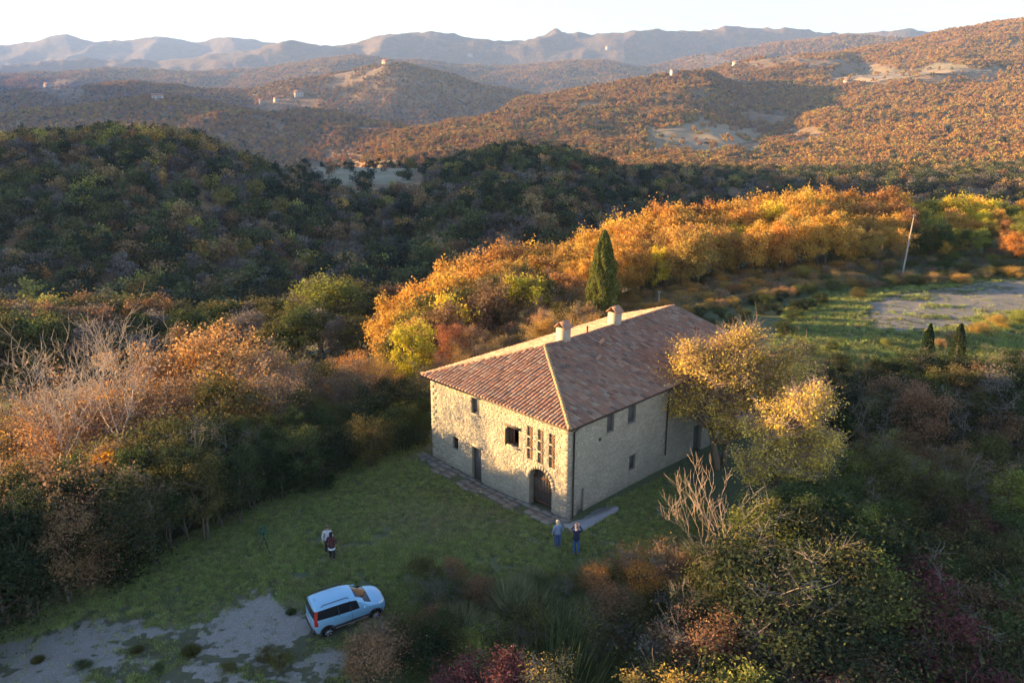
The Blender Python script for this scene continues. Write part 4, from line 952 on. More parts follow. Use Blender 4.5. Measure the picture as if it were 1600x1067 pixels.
# ================================================================ plants: how they grow
def leaf_material(name, use_attr=False, trans=.3, var=.9):
    t = NT(name); oi = t.n('ObjectInfo'); geo = t.n('NewGeometry'); rnd = geo.outputs['Random Per Island']
    if use_attr: base = t.n('Attribute', attribute_name='tint').outputs['Color']
    else: base = oi.outputs['Color']
    hs = t.n('HueSaturation', {'Hue': t.math('ADD', .488, t.math('MULTIPLY', rnd, .022)), 'Saturation': 1.0,
        'Value': t.math('ADD', 1-var/2, t.math('MULTIPLY', t.math('FRACT', t.math('MULTIPLY', rnd, 37.7)), var)), 'Color': base})
    col = hs.outputs[0]
    if use_attr:
        r2 = t.math('ADD', 1-var*.33, t.math('MULTIPLY', oi.outputs['Random'], var*.66))
        col = t.n('HueSaturation', {'Hue': t.math('ADD', .482, t.math('MULTIPLY', oi.outputs['Random'], .036)), 'Value': r2, 'Color': col}).outputs[0]
    d = t.n('BsdfDiffuse', {'Color': col, 'Roughness': .6}); tr = t.n('BsdfTranslucent', {'Color': col})
    mx = t.n('MixShader', {0: trans, 1: d.outputs[0], 2: tr.outputs[0]}); t.t.links.new(mx.outputs[0], t.out.inputs[0])
    return t.m
M_LEAF = leaf_material('foliage'); M_LEAFFAR = leaf_material('far_foliage', True, .2); M_LEAFDIST = leaf_material('distant_foliage', True, .15, .25)
M_BARK = flat('bark', (.12,.09,.065), .95, 0, .35, 5)
M_PALE = flat('pale_bark', (.36,.29,.225), .85, 0, .25, 4)
def bark_obj():
    t = NT('twig_bark'); oi = t.n('ObjectInfo'); f = t.noise(5, t.n('TexCoord').outputs['Object'])
    return t.principled(Base_Color=t.mix(f, oi.outputs['Color'], t.mix(.5, oi.outputs['Color'], (.05,.04,.03))), Roughness=.9)
M_TWIG = bark_obj()
def leaf_quads(C, size, rg, aspect=.62, flatness=.0, up=None):
    """kite-shaped leaves at the points C"""
    n = len(C); d = rg.normal(size=(n,3)); d[:,2] *= (1-flatness)
    if up is not None: d = d*(1-up)+np.array([0,0,1.])*up*2
    d /= np.linalg.norm(d, axis=1)[:,None]+1e-9
    s = np.cross(d, rg.normal(size=(n,3))); s /= np.linalg.norm(s, axis=1)[:,None]+1e-9
    L = size*rg.uniform(.6,1.35,(n,1)); W = L*aspect
    V = np.stack([C-d*L*.5, C+s*W*.5+d*L*.02, C+d*L*.5, C-s*W*.5+d*L*.02], 1).reshape(-1,3)
    return V, np.arange(n*4).reshape(-1,4)
def tubes_np(segs, n=5):
    """segs: list of polylines [(p,r),...]"""
    V = []; F = []; b = 0
    for pl in segs:
        P = np.array([p for p, _ in pl], float); r = np.array([q for _, q in pl], float)
        D = np.gradient(P, axis=0); D /= np.linalg.norm(D, axis=1)[:,None]+1e-9
        ref = np.where(np.abs(D[:,2:3]) < .9, np.array([[0,0,1.]]), np.array([[1.,0,0]]))
        A = np.cross(D, ref); A /= np.linalg.norm(A, axis=1)[:,None]+1e-9; B = np.cross(D, A)
        th = np.arange(n)*2*np.pi/n
        ring = P[:,None]+r[:,None,None]*(A[:,None]*np.cos(th)[None,:,None]+B[:,None]*np.sin(th)[None,:,None])
        V.append(ring.reshape(-1,3)); m = len(P)
        i = np.arange(m-1)[:,None]*n; k = np.arange(n)[None]; k2 = (k+1) % n
        F.append((np.stack([i+k, i+k2, i+n+k2, i+n+k], -1).reshape(-1,4))+b); b += m*n
    return np.concatenate(V), np.concatenate(F)
def curve_pl(a, b, r0, r1, rg, n=5, bend=.12, sag=0.0):
    a = np.array(a, float); b = np.array(b, float); L = np.linalg.norm(b-a); w = rg.normal(size=3)*L*bend
    out = []
    for k in range(n+1):
        t = k/n; p = a*(1-t)+b*t+w*math.sin(math.pi*t)+np.array([0,0,1])*sag*L*math.sin(math.pi*t)+rg.normal(size=3)*L*.012*(0 < k < n)
        out.append((p, r0*(1-t)+r1*t))
    return out
def crown_points(rg, K, Rx, z0, z1, lobes=5, shell=.55, top=.0):
    """clump centres inside an uneven, lobed crown"""
    out = []; ph = rg.uniform(0, 6.28, 6); cz = z0+(z1-z0)*(.5+top); hz = (z1-z0)/2
    while len(out) < K:
        v = rg.normal(size=3); v /= np.linalg.norm(v); r = shell+(1-shell)*rg.random()**.6; r *= rg.uniform(.75,1.0)
        az = math.atan2(v[1], v[0]); el = math.asin(max(-1, min(1, v[2])))
        k = 1+.16*math.sin(2*az+ph[0])+.13*math.sin(3*az+ph[1]+2*el)+.13*math.sin(4*el+ph[2]+az)+.08*math.sin(lobes*az+ph[3])
        p = np.array([v[0]*Rx*r*k, v[1]*Rx*r*k, cz+v[2]*hz*r*min(k,1.08)])
        if p[2] < z0*.8: continue
        out.append(p)
    return np.array(out)
def make_broadleaf(name, seed, H, Rx, base, K, nl, lsize, tr=.16, shell=.5, sig=.17, twigs=0, stems=1, bark=None, flatness=.2, leafmat=None, lean=0.0, crown_name='crown', trunk_name='trunk', blobs=None):
    rg = np.random.default_rng(seed)
    if blobs is None: C = crown_points(rg, K, Rx, base, H, shell=shell)
    else:
        wt = np.array([b[3]**2 for b in blobs]); wt /= wt.sum(); C = []
        for bi in rg.choice(len(blobs), K, p=wt):
            b = blobs[bi]; v = rg.normal(size=3); v /= np.linalg.norm(v); C.append(np.array([b[0], b[1], b[2]*H])+v*np.array([1,1,.85])*b[3]*rg.uniform(.35,1.05))
        C = np.array(C)
    C[:,0] += lean*C[:,2]
    segs = []; roots = []
    for s in range(stems):
        a = 2*math.pi*s/max(1, stems)+rg.uniform(0,1); o = np.array([math.cos(a), math.sin(a), 0])*(.0 if stems == 1 else .15*Rx)
        topp = np.array([o[0]*2.2+lean*H*.7, o[1]*2.2, H*.72]); tp = curve_pl(o*.5-np.array([0,0,.5]), topp, tr, tr*.3, rg, 7, .05); segs.append(tp); roots.append(tp)
    for c in C:
        tp = roots[rg.integers(len(roots))]; hz = max(base*.45, min(c[2]-.25*np.linalg.norm(c[:2])-.1*H, H*.66))
        k = min(range(len(tp)), key=lambda i: abs(tp[i][0][2]-hz)); p, r = tp[k]
        segs.append(curve_pl(p, c, r*.5, .012*H*.12+.006, rg, 4, .09, .05))
        for _ in range(twigs):
            d = rg.normal(size=3); d[2] = abs(d[2])*.8; d /= np.linalg.norm(d)
            segs.append(curve_pl(c+rg.normal(size=3)*Rx*.05, c+d*Rx*rg.uniform(.15,.42), .012+.0008*H, .004, rg, 2, .08))
    tv, tf = tubes_np(segs, 5 if H > 4 else 4)
    w = rg.random(K)**.7; w /= w.sum(); ci = rg.choice(K, nl, p=w); sg = Rx*sig*rg.uniform(.6,1.3,K)
    P = C[ci]+rg.normal(size=(nl,3))*sg[ci][:,None]*np.array([1,1,.75])
    P = P[P[:,2] > base*.3+.02]
    lv, lf = leaf_quads(P, lsize, rg, flatness=flatness)
    o = bpy.data.objects.new(name, None); o.empty_display_size = .5
    t_ = bpy.data.objects.new(trunk_name, np_mesh(name+'_trunk', tv, tf, bark or M_BARK, True)); t_.parent = o
    c_ = bpy.data.objects.new(crown_name, np_mesh(name+'_crown', lv, lf, leafmat or M_LEAF)); c_.parent = o
    o['_h'] = float(H); return [o, t_, c_]
def make_bare(name, seed, H, tr, levels=4, spread=.9, stems=1, bark=None, twig=.012, first=.3, leaves=0, lsize=.12, kids=(3,5), up=.35, crown_name='twigs'):
    """a leafless tree: forked limbs down to fine twigs"""
    rg = np.random.default_rng(seed); segs = []; fine = []; tips = []
    def grow(p, d, L, r, lev):
        n = 4; pts = [(p.copy(), r)]; q = p.copy(); dd = d.copy()
        for k in range(n):
            dd = dd+rg.normal(size=3)*.16+np.array([0,0,up*.22]); dd /= np.linalg.norm(dd); q = q+dd*L/n; pts.append((q.copy(), r*(1-.55*(k+1)/n)))
        (fine if lev <= 1 else segs).append(pts)
        if lev == 0: tips.append(q); return
        m = rg.integers(kids[0], kids[1]+1)
        for j in range(m):
            k = n if j == 0 else rg.integers(1, n+1); b = pts[k]; s = rg.normal(size=3); s -= s.dot(dd)*dd; s /= np.linalg.norm(s)
            nd = dd*(1.0 if j == 0 else .55)+s*spread*rg.uniform(.5,1.1)+np.array([0,0,up*.4]); nd /= np.linalg.norm(nd)
            grow(b[0], nd, L*rg.uniform(.55,.8), max(twig, b[1]*rg.uniform(.5,.75)), lev-1)
    for s in range(stems):
        d = np.array([rg.normal()*.12, rg.normal()*.12, 1.0]) if stems == 1 else np.array([rg.normal()*.5, rg.normal()*.5, 1.0]); d /= np.linalg.norm(d)
        grow(np.array([rg.normal()*.1*(stems > 1), rg.normal()*.1*(stems > 1), -.4]), d, H*first*1.25, tr, levels)
    allp = np.array([p for s in segs+fine for p, _ in s]); k = H/max(.1, allp[:,2].max())
    segs = [[(p*k, r) for p, r in s] for s in segs]; fine = [[(p*k, r) for p, r in s] for s in fine]
    tv, tf = tubes_np(segs, 6); fv, ff = tubes_np(fine, 3)
    o = bpy.data.objects.new(name, None)
    t_ = bpy.data.objects.new('trunk', np_mesh(name+'_trunk', tv, tf, bark or M_PALE, True)); t_.parent = o
    c_ = bpy.data.objects.new(crown_name, np_mesh(name+'_twigs', fv, ff, bark or M_PALE, True)); c_.parent = o
    out = [o, t_, c_]
    if leaves:
        T = np.array(tips)*k; P = T[rg.integers(len(T), size=leaves)]+rg.normal(size=(leaves,3))*.28
        lv, lf = leaf_quads(P, lsize, rg); l_ = bpy.data.objects.new('leaves', np_mesh(name+'_leaves', lv, lf, M_LEAF)); l_.parent = o; out.append(l_)
    o['_h'] = float(H); return out
def make_broom(name, seed, H, Rx, n, w=.018):
    """upright green-stemmed shrub: a dense fan of thin rising stems"""
    rg = np.random.default_rng(seed); a = rg.uniform(0, 6.283, n); r = np.sqrt(rg.random(n))
    b = np.stack([np.cos(a)*r*Rx*.35, np.sin(a)*r*Rx*.35, np.zeros(n)], 1)
    L = H*(1-.30*r**2)*rg.uniform(.35,1.05,n); lean = .12+1.35*r
    d = np.stack([np.cos(a)*lean, np.sin(a)*lean, np.ones(n)], 1)+rg.normal(size=(n,3))*.26; d /= np.linalg.norm(d, axis=1)[:,None]
    m = b+d*L[:,None]*.55; d2 = d+np.array([0,0,.35])+rg.normal(size=(n,3))*.12; d2 /= np.linalg.norm(d2, axis=1)[:,None]; e = m+d2*L[:,None]*.45
    s = np.cross(d, rg.normal(size=(n,3))); s /= np.linalg.norm(s, axis=1)[:,None]; s *= w
    V = np.stack([b-s*.6, b+s*.6, m+s, e, m-s], 1).reshape(-1,3); F = np.arange(n*5).reshape(-1,5)
    o = bpy.data.objects.new(name, None); f_ = bpy.data.objects.new('stems', np_mesh(name+'_stems', V, F, M_LEAF)); f_.parent = o
    o['_h'] = float(H); return [o, f_]
def make_cypress(name, seed, H, Rx, nl, lsize):
    rg = np.random.default_rng(seed); z = rg.random(nl)**.85*(H-.3)+.3; f = z/H
    prof = Rx*np.minimum(1, (f/.12)**.5)*np.clip(1.04-f**2.1, .03, 1)**.75
    a = rg.uniform(0, 6.283, nl); rib = 1+.13*np.sin(5*a+3*np.sin(z*.9))+.10*np.sin(9*a+z*1.7)+.07*np.sin(z*3.1+a*2); r = prof*rib*(.72+.28*rg.random(nl)**.4)
    P = np.stack([r*np.cos(a), r*np.sin(a), z], 1); lv, lf = leaf_quads(P, lsize, rg, .45, up=.55)
    tv, tf = tubes_np([curve_pl((0,0,-.4), (0,0,H*.93), .22, .02, rg, 6, .004)], 6)
    o = bpy.data.objects.new(name, None); t_ = bpy.data.objects.new('trunk', np_mesh(name+'_trunk', tv, tf, M_BARK, True)); t_.parent = o
    c_ = bpy.data.objects.new('crown', np_mesh(name+'_crown', lv, lf, M_LEAF)); c_.parent = o; o['_h'] = float(H); return [o, t_, c_]
# ---- one of each kind (several forms), copied below
def protos():
    P = {}
    P['wood'] = [make_broadleaf('oak_tree', s, 10, 3.3+.4*(s % 3), 2.0, 46, 7000, .29, .17, .45, .16, 1) for s in (1,2,3,4)]
    P['woodthin'] = [make_broadleaf('thin_tree', s, 10, 3.0, 2.2, 42, 2100, .34, .15, .35, .19, 3, bark=M_TWIG) for s in (11,12)]
    P['shrub'] = [make_broadleaf('shrub', s, 3, 1.7, .25, 34, 7000, .105, .05, .4, .2, 1, 4, crown_name='foliage', trunk_name='stems') for s in (21,22,23)]
    P['shrubthin'] = [make_broadleaf('shrub', s, 3, 1.6, .4, 40, 2200, .10, .05, .3, .24, 7, 5, bark=M_TWIG, crown_name='foliage', trunk_name='stems') for s in (31,32)]
    P['tall'] = [make_broadleaf('broadleaf_tree', s, 7, 2.3, 1.2, 44, 9000, .135, .11, .45, .17, 2, 2) for s in (41,42,43)]
    P['tallthin'] = [make_broadleaf('broadleaf_tree', s, 7, 2.3, 1.4, 46, 3600, .13, .10, .3, .2, 6, 2, bark=M_TWIG) for s in (51,52)]
    P['hedge'] = [make_broadleaf('evergreen_bush', s, 4.5, 2.3, .1, 60, 13000, .11, .08, .55, .16, 0, 5, flatness=.4, crown_name='foliage', trunk_name='stems') for s in (61,62,63)]
    P['bare'] = [make_bare('bare_bush', s, 4, .05, 3, .8, 5, M_TWIG, .010, .3, 260, .11, (3,4), .4) for s in (71,72)]
    P['broom'] = [make_broom('broom_shrub', s, 1.7, 1.25, 3600, .010) for s in (81,82,83)]
    P['cypress'] = [make_cypress('cypress_tree', 91, 11, 1.45, 15000, .26), make_cypress('cypress_tree', 92, 5, .7, 2500, .2)]
    P['pine'] = [make_cypress('conifer_tree', 93, 8, 2.2, 3500, .35)]
    return P
PROTO = protos(); USED = set(); PLACED = []; PR = random.Random(42)
def spawn(kind, x, y, h, col, wf=1.0, form=None, rz=None, zone='', word='', sink=.0, twig=(.30,.24,.19), label=None, group=None, z=None, cat=None, name=None, lean=None):
    kind = {'shrub':'tall','shrubthin':'tallthin'}.get(kind, kind) if h > 3.9 else {'tall':'shrub','tallthin':'shrubthin'}.get(kind, kind) if h < 2.8 else kind
    cx_, cy_, an_ = car.location.x, car.location.y, car.rotation_euler.z
    if not name and (math.hypot(x-cx_-math.cos(an_), y-cy_-math.sin(an_)) < 2.9 or math.hypot(x-cx_, y-cy_) < 2.6): return None      # clear of the car
    forms = PROTO[kind]; k = PR.randrange(len(forms)) if form is None else form; src = forms[k]
    first = (kind, k) not in USED; USED.add((kind, k)); parts = []
    if first: root = src[0]; COL.objects.link(root); parts = src[1:]; [COL.objects.link(c) for c in parts]
    else:
        root = src[0].copy(); COL.objects.link(root)
        for c in src[1:]:
            d = c.copy(); COL.objects.link(d); d.parent = root; parts.append(d)
    s = h/src[0]['_h']; root.location = (x, y, (gz(x, y) if z is None else z)-sink-.05*h*.3)
    root.rotation_euler = ((lean or (0,0))[0], (lean or (0,0))[1], PR.uniform(0, 6.28) if rz is None else rz); root.scale = (s*wf, s*wf, s)
    v = PR.uniform(.88, 1.12); c3 = tuple(min(1, q*v*PR.uniform(.95,1.05)) for q in col[:3])
    for p in parts: p.color = (*c3, 1) if p.name.split('.')[0] in ('crown','foliage','leaves') or kind == 'broom' else (*[q*.75 for q in twig], 1)
    root['category'] = cat or {'wood':'tree','woodthin':'tree','tall':'tree','tallthin':'tree','shrub':'shrub','shrubthin':'shrub','hedge':'bush','bare':'bush','broom':'shrub','cypress':'tree','pine':'tree'}[kind]
    if label: root['label'] = label
    if group: root['group'] = group
    if name: root.name = name
    PLACED.append((root, kind, zone, word, x, y)); return root
def top_height(px, py, Y):
    u, t = px_ut(px, py); x = u*Y; g = gz(x, Y); return x, CAM_H+t*Y-g
# colours of leaves; OLIVE and LIME darkened to carry the foreground slope's shade
GOLD=(.64,.39,.085); ORANGE=(.58,.315,.08); RUST=(.42,.22,.085); AMBER=(.49,.32,.09); YELLOW=(.62,.50,.06); LIME=(.26,.27,.065); OLIVE=(.135,.125,.045); GREEN=(.085,.11,.04); DKGREEN=(.045,.06,.03)
BROWN=(.26,.16,.085); TAN=(.42,.27,.14); PINK=(.33,.19,.11); WINE=(.15,.055,.055); GREY=(.22,.19,.15); BRM=(.24,.255,.12)
CN = {GOLD:'golden',ORANGE:'orange',RUST:'rust-red',AMBER:'amber',YELLOW:'yellow',LIME:'yellow-green',OLIVE:'olive',GREEN:'green',DKGREEN:'dark green',BROWN:'brown',TAN:'tan',PINK:'pinkish brown',WINE:'wine-red',GREY:'grey twiggy',BRM:'green-stemmed'}
def pick(ws):
    r = PR.random()*sum(w for _, w in ws)
    for c, w in ws:
        r -= w
        if r <= 0: return c
    return ws[-1][0]
def lerp(tab, x):
    return float(np.interp(x, [a for a, _ in tab], [b for _, b in tab]))
# ================================================================ plants: where they stand
def belt(tab, Ytab, px0, px1, step, rows, kinds, cols, zone, hmin=2.5, hmax=13, drop=16, dY=7, jit=1.0, wf=(.9,1.2)):
    for r in range(rows):
        px = px0+PR.uniform(0, step)
        while px < px1:
            Y = lerp(Ytab, px)-r*dY+PR.uniform(-dY,dY)*.35; T = lerp(tab, px)+r*drop+PR.uniform(-7,14)*jit
            x, h = top_height(px, T, Y); h = max(hmin, min(hmax, h)); c = pick(cols(px, r)); k = kinds(px, r)
            spawn(k, x, Y, h, c, PR.uniform(*wf), zone=zone, word=CN[c])
            px += step*PR.uniform(.75,1.3)
# golden wood on the lit ridge behind the house
def gcols(px, r):
    if px > 1430: return [(GOLD,4),(YELLOW,3),(LIME,2),(ORANGE,1.2)] if r < 3 else [(OLIVE,3),(GREEN,2),(LIME,2),(RUST,.6)]
    if px < 860 and r > 1: return [(AMBER,2),(OLIVE,3),(YELLOW,1),(BROWN,1.5)]
    return [(GOLD,5),(ORANGE,3.2),(AMBER,2.5),(YELLOW,1.4),(RUST,1.0)]
TOP = [(560,470),(620,452),(660,428),(700,404),(760,378),(800,368),(850,376),(900,362),(950,340),(1000,326),(1050,308),(1100,302),(1150,306),(1200,294),(1250,283),(1300,276),(1340,298),(1400,286),(1450,298),(1500,298),(1550,304),(1600,312),(1800,320)]
YB = [(560,102),(620,104),(800,113),(1000,124),(1200,131),(1400,136),(1600,139),(1800,142)]
belt(TOP, YB, 600, 1720, 22, 4, lambda px, r: 'woodthin' if PR.random() < .16 else 'wood', gcols, 'in the golden wood behind the farmhouse', 4, 13.5, 17, 7, wf=(.72,1.0))
belt([(640,520),(760,478),(900,470),(1000,452),(1100,428),(1200,402),(1300,388),(1400,392),(1500,400),(1700,410)], [(640,92),(800,98),(1000,104),(1200,112),(1700,117)], 660, 1700, 26, 1, lambda px, r: PR.choice(['tall','tallthin','tall']),
     lambda px, r: [(AMBER,4),(GOLD,2),(ORANGE,2),(OLIVE,1.5),(LIME,.8)], 'at the foot of the golden wood', 2.8, 6, 10, 4, wf=(1.0,1.35))
# green and brown valley trees
VT = [(-160,430),(0,432),(60,430),(110,440),(180,452),(250,462),(330,462),(400,458),(450,440),(505,424),(545,436),(600,440),(660,450),(720,440)]
belt(VT, [(-160,138),(720,138)], -160, 640, 30, 3, lambda px, r: PR.choice(['wood','wood','woodthin']),
     lambda px, r: [(OLIVE,4),(GREEN,2),(LIME,1.3 if px < 180 or px > 440 else .3),(BROWN,2.5),(GREY,1)], 'in the valley below the ridge', 5, 14, 22, 10)
# scrub between the valley and the hedge, warm colours
ST = [(-100,560),(0,560),(90,560),(170,545),(200,528),(260,520),(300,508),(350,503),(400,522),(430,540),(470,552),(520,548),(560,540),(600,548),(640,545),(680,520),(720,492),(780,488),(830,470),(870,445),(920,442),(960,470)]
belt(ST, [(-100,70),(200,70),(400,72),(600,80),(700,88),(960,92)], -100, 950, 27, 3, lambda px, r: PR.choice(['tallthin','tall','tallthin','shrubthin']),
     lambda px, r: ([(TAN,3),(ORANGE,2.0),(AMBER,2),(BROWN,1.5),(OLIVE,1)] if px < 640 else [(AMBER,3),(OLIVE,2),(ORANGE,1),(TAN,1.5),(RUST,.7)]), 'in the scrub behind the hedge', 1.8, 8.5, 15, 6)
# shrubs on the bank between the farmhouse and the golden wood
BT = [(960,470),(1020,468),(1080,450),(1150,440),(1210,420),(1260,408),(1300,405),(1350,425),(1400,420),(1500,432),(1600,425),(1750,420)]
belt(BT, [(960,102),(1100,108),(1300,114),(1750,118)], 960, 1740, 17, 5, lambda px, r: PR.choice(['shrub','shrubthin','shrub','tallthin']),
     lambda px, r: ([(AMBER,5),(ORANGE,3),(OLIVE,1),(TAN,2),(RUST,1)] if px < 1330 else [(OLIVE,3),(GREEN,2),(LIME,1),(AMBER,1),(BROWN,1)]), 'on the bank below the wood', 1.3, 4.2, 11, 3.6, wf=(1.1,1.5))  # mostly amber, so warm sunlight on the bank is put into the leaf colours
# dark hedge row behind the house gable, up to the clearing
DT = [(1060,492),(1110,482),(1180,478),(1240,470),(1280,462),(1300,470)]
belt(DT, [(1060,88),(1180,93),(1300,98)], 1070, 1290, 25, 2, lambda px, r: 'hedge', lambda px, r: [(DKGREEN,2),(GREEN,1)], 'between the farmhouse gable and the clearing', 1.5, 4, 10, 4)
# hedge and thicket beside the lawn
HT = [(-120,720),(0,700),(120,690),(200,672),(250,650),(300,635),(340,628),(400,640),(440,626),(480,620),(540,608),(600,598),(672,588)]
HY_ = [(-120,43),(0,44),(120,46),(200,48),(300,50.5),(400,54),(500,57.5),(600,61),(672,63.5)]
def hcols(px, r): return [(DKGREEN,5),(GREEN,2.5),(OLIVE,1.2)] if px > 230 else [(GREEN,2),(OLIVE,3.5),(DKGREEN,2),(BROWN,3)]
belt(HT, HY_, -120, 668, 27, 3, lambda px, r: PR.choice(['hedge','tall','tallthin','shrub'] if px < 430 else ['hedge','hedge','shrub']), hcols, 'in the thicket along the lawn', 2.0, 7, 26, 3.2, jit=1.7, wf=(.75,1.2))
belt([(-460,650),(-120,690)], [(-460,33),(-120,42)], -460, -125, 34, 2, lambda px, r: 'tall', hcols, 'in the thicket along the lawn', 5, 8, 20, 4)  # unseen row beyond the view, added for its shade on the foreground
# low skirt of the thicket where it meets the grass
for px, py in ((655,668),(625,684),(590,690),(560,702),(525,715),(490,733),(455,745),(420,757),(385,772),(350,786),(315,800),(280,820),(240,836),(200,850),(160,868),(110,880),(60,890),(10,905),(-50,920),(-110,940),(330,770),(250,800),(180,830),(90,850)):
    x, y = px_ground(px, py, -.3); c = pick([(DKGREEN,3),(GREEN,2),(GREY,2),(BROWN,1.4)])
    spawn('bare' if c is GREY else 'shrub', x-.6, y+.9, PR.uniform(1.2,2.3), c, 1.1, zone='at the foot of the thicket by the lawn', word=CN[c], sink=.15, twig=(.17,.145,.125))
# thin warm bushes inside the left thicket
for px, T, Y, c, k in ((60,640,52,RUST,'shrubthin'),(165,690,47,ORANGE,'shrub'),(20,730,44,AMBER,'shrub'),(30,790,41,OLIVE,'shrub'),(230,560,60,TAN,'tallthin'),(110,610,55,BROWN,'tallthin'),(190,620,55,BROWN,'tallthin'),(60,560,60,BROWN,'tallthin'),(300,600,58,BROWN,'tallthin'),(380,585,62,GREY,'tallthin'),(430,590,64,GREY,'shrubthin'),(470,600,60,OLIVE,'tall'),(350,640,52,OLIVE,'tall')):
    x, h = top_height(px, T, Y); spawn(k, x, Y, max(2, h), c, 1.0, zone='in the thicket along the lawn', word=CN[c])
# right of the house: scrub down the bank, wood below it, broom in front
def at_top(kind, px, T, Y, c, wf=1., zone='', hm=(1.2,12), form=None, twig=(.30,.24,.19)):
    x, h = top_height(px, T, Y); h = max(hm[0], min(hm[1], h)); return spawn(kind, x, Y, h, c, wf, form, zone=zone, word=CN[c], twig=twig)
ZR = 'in the dark wood beside the farmhouse'
belt([(1230,590),(1280,560),(1320,545),(1360,555),(1400,560),(1440,545),(1500,545),(1560,540),(1620,545),(1720,560)], [(1230,66),(1720,72)], 1250, 1700, 27, 3,
     lambda px, r: PR.choice(['tall','tallthin','shrub','hedge']), lambda px, r: [(DKGREEN,4),(GREEN,3),(OLIVE,1.4),(GREY,1),(BROWN,.8)], ZR, 1.8, 7, 24, 5)
belt([(1300,650),(1360,668),(1420,662),(1480,700),(1530,665),(1600,690),(1700,700)], [(1300,54),(1700,56)], 1330, 1690, 32, 2,
     lambda px, r: PR.choice(['tall','tallthin','tall']), lambda px, r: [(BROWN,2),(PINK,1.3),(TAN,1),(OLIVE,3),(RUST,1),(LIME,1)], ZR, 3, 10, 34, 4, wf=(1,1.3))
belt([(1180,760),(1250,760),(1330,740),(1400,760),(1500,790),(1600,800),(1700,820)], [(1180,43),(1400,46),(1700,47)], 1190, 1680, 30, 3,
     lambda px, r: PR.choice(['tall','tallthin','hedge','shrub']), lambda px, r: ([(OLIVE,3),(GREEN,2.4),(LIME,.8),(DKGREEN,2)] if px < 1380 else [(WINE,1.2),(DKGREEN,1.6),(BROWN,1.8),(OLIVE,2.4),(GREEN,1.4)]), ZR, 3, 9, 45, 4.2, wf=(1,1.25))
ZF = 'on the bank below the lawn'
belt([(1010,880),(1060,850),(1120,840),(1180,850),(1300,870),(1400,880),(1500,890),(1700,900)], [(1010,38.5),(1200,38),(1700,38)], 1030, 1690, 30, 4,
     lambda px, r: PR.choice(['shrub','tallthin','hedge','shrubthin','bare']), lambda px, r: [(OLIVE,2.2),(GREEN,2.6),(DKGREEN,2.4),(BROWN,1.2),(GREY,1.2),(WINE,1.0 if px > 1350 else .1)], ZF, 2.2, 7.5, 58, 2.6, wf=(.9,1.2))
# broom shrubs between the car and the wood
for r in range(7):
    px = 600-r*6+PR.uniform(0,30)
    while px < 1060:
        T = 892+r*27+max(0, 700-px)*.12+PR.uniform(-10,10); x, y = px_ground(px, T+50, -1.2-.33*r); g = gz(x, y)
        if not (px < 650 and r < 2):
            if r < 2 and PR.random() < .45: pass
            else:
                k = PR.choices(['broom','shrub','bare','shrubthin'], [2.6,3,.8,1.4])[0]; c = BRM if k == 'broom' else pick([(GREEN,2),(OLIVE,4),(BROWN,1),(LIME,.6)])
                h = PR.uniform(1.3,2.2)*(0.75 if r < 2 else 1); spawn(k, x, y, h, c, PR.uniform(.85,1.15), zone=ZF, word=CN[c], twig=(.2,.16,.14))
        px += 40*PR.uniform(.75,1.3)
for px, T, Y, c, k in ((655,905,37.3,TAN,'shrubthin'),(590,965,33.5,PINK,'shrubthin'),(575,985,32.2,PINK,'shrub'),(660,980,33,DKGREEN,'shrub'),(930,880,38.2,RUST,'shrub'),(985,850,39.4,RUST,'tallthin'),(1005,875,38.6,ORANGE,'shrub'),(960,905,36.8,BROWN,'shrub'),
        (720,1030,29.4,WINE,'shrub'),(775,1020,29.2,WINE,'shrub'),(840,1018,29.6,AMBER,'shrubthin'),(755,1015,30.5,LIME,'shrubthin'),(1060,1030,29.5,AMBER,'shrub'),(1140,1035,29.5,LIME,'shrub'),(860,985,31.5,GREEN,'broom'),(20,760,41,AMBER,'shrub'),
        (1340,700,50,LIME,'tall'),(1300,720,47,LIME,'tallthin'),(1430,560,69,GREEN,'tall'),(1370,610,61,GREY,'bare'),(1410,600,62,GREY,'bare'),(1340,600,62,GREY,'bare'),(1580,640,58,BROWN,'tall')):
    at_top(k, px, T, Y, c, 1.05, ZF if T > 840 else ZR)
# edge of the clearing
for px, py, c, k, h in ((1340,470,OLIVE,'shrub',1.4),(1300,458,GREEN,'shrub',1.6),(1380,455,GREEN,'shrub',1.3),(1430,452,OLIVE,'shrub',1.2),(1470,448,GREEN,'shrub',1.4),(1500,440,OLIVE,'shrub',1.8),(1540,446,AMBER,'shrub',1.4),(1580,450,AMBER,'shrub',1.6),(1530,520,AMBER,'shrub',1.5),(1560,512,AMBER,'shrub',1.6),(1490,528,TAN,'shrub',1.3),(1590,508,LIME,'shrub',1.5),(1470,535,TAN,'shrub',.9),(1385,535,LIME,'shrub',.8),(1240,500,GREEN,'shrub',1.4),(1225,520,GREEN,'shrub',1.6),(1255,555,OLIVE,'shrub',1.6),(1300,545,GREEN,'shrub',1.0)):
    x, y = px_ground(px, py, .2); spawn(k, x, y, h, c, 1.2, zone='round the stony clearing', word=CN[c])
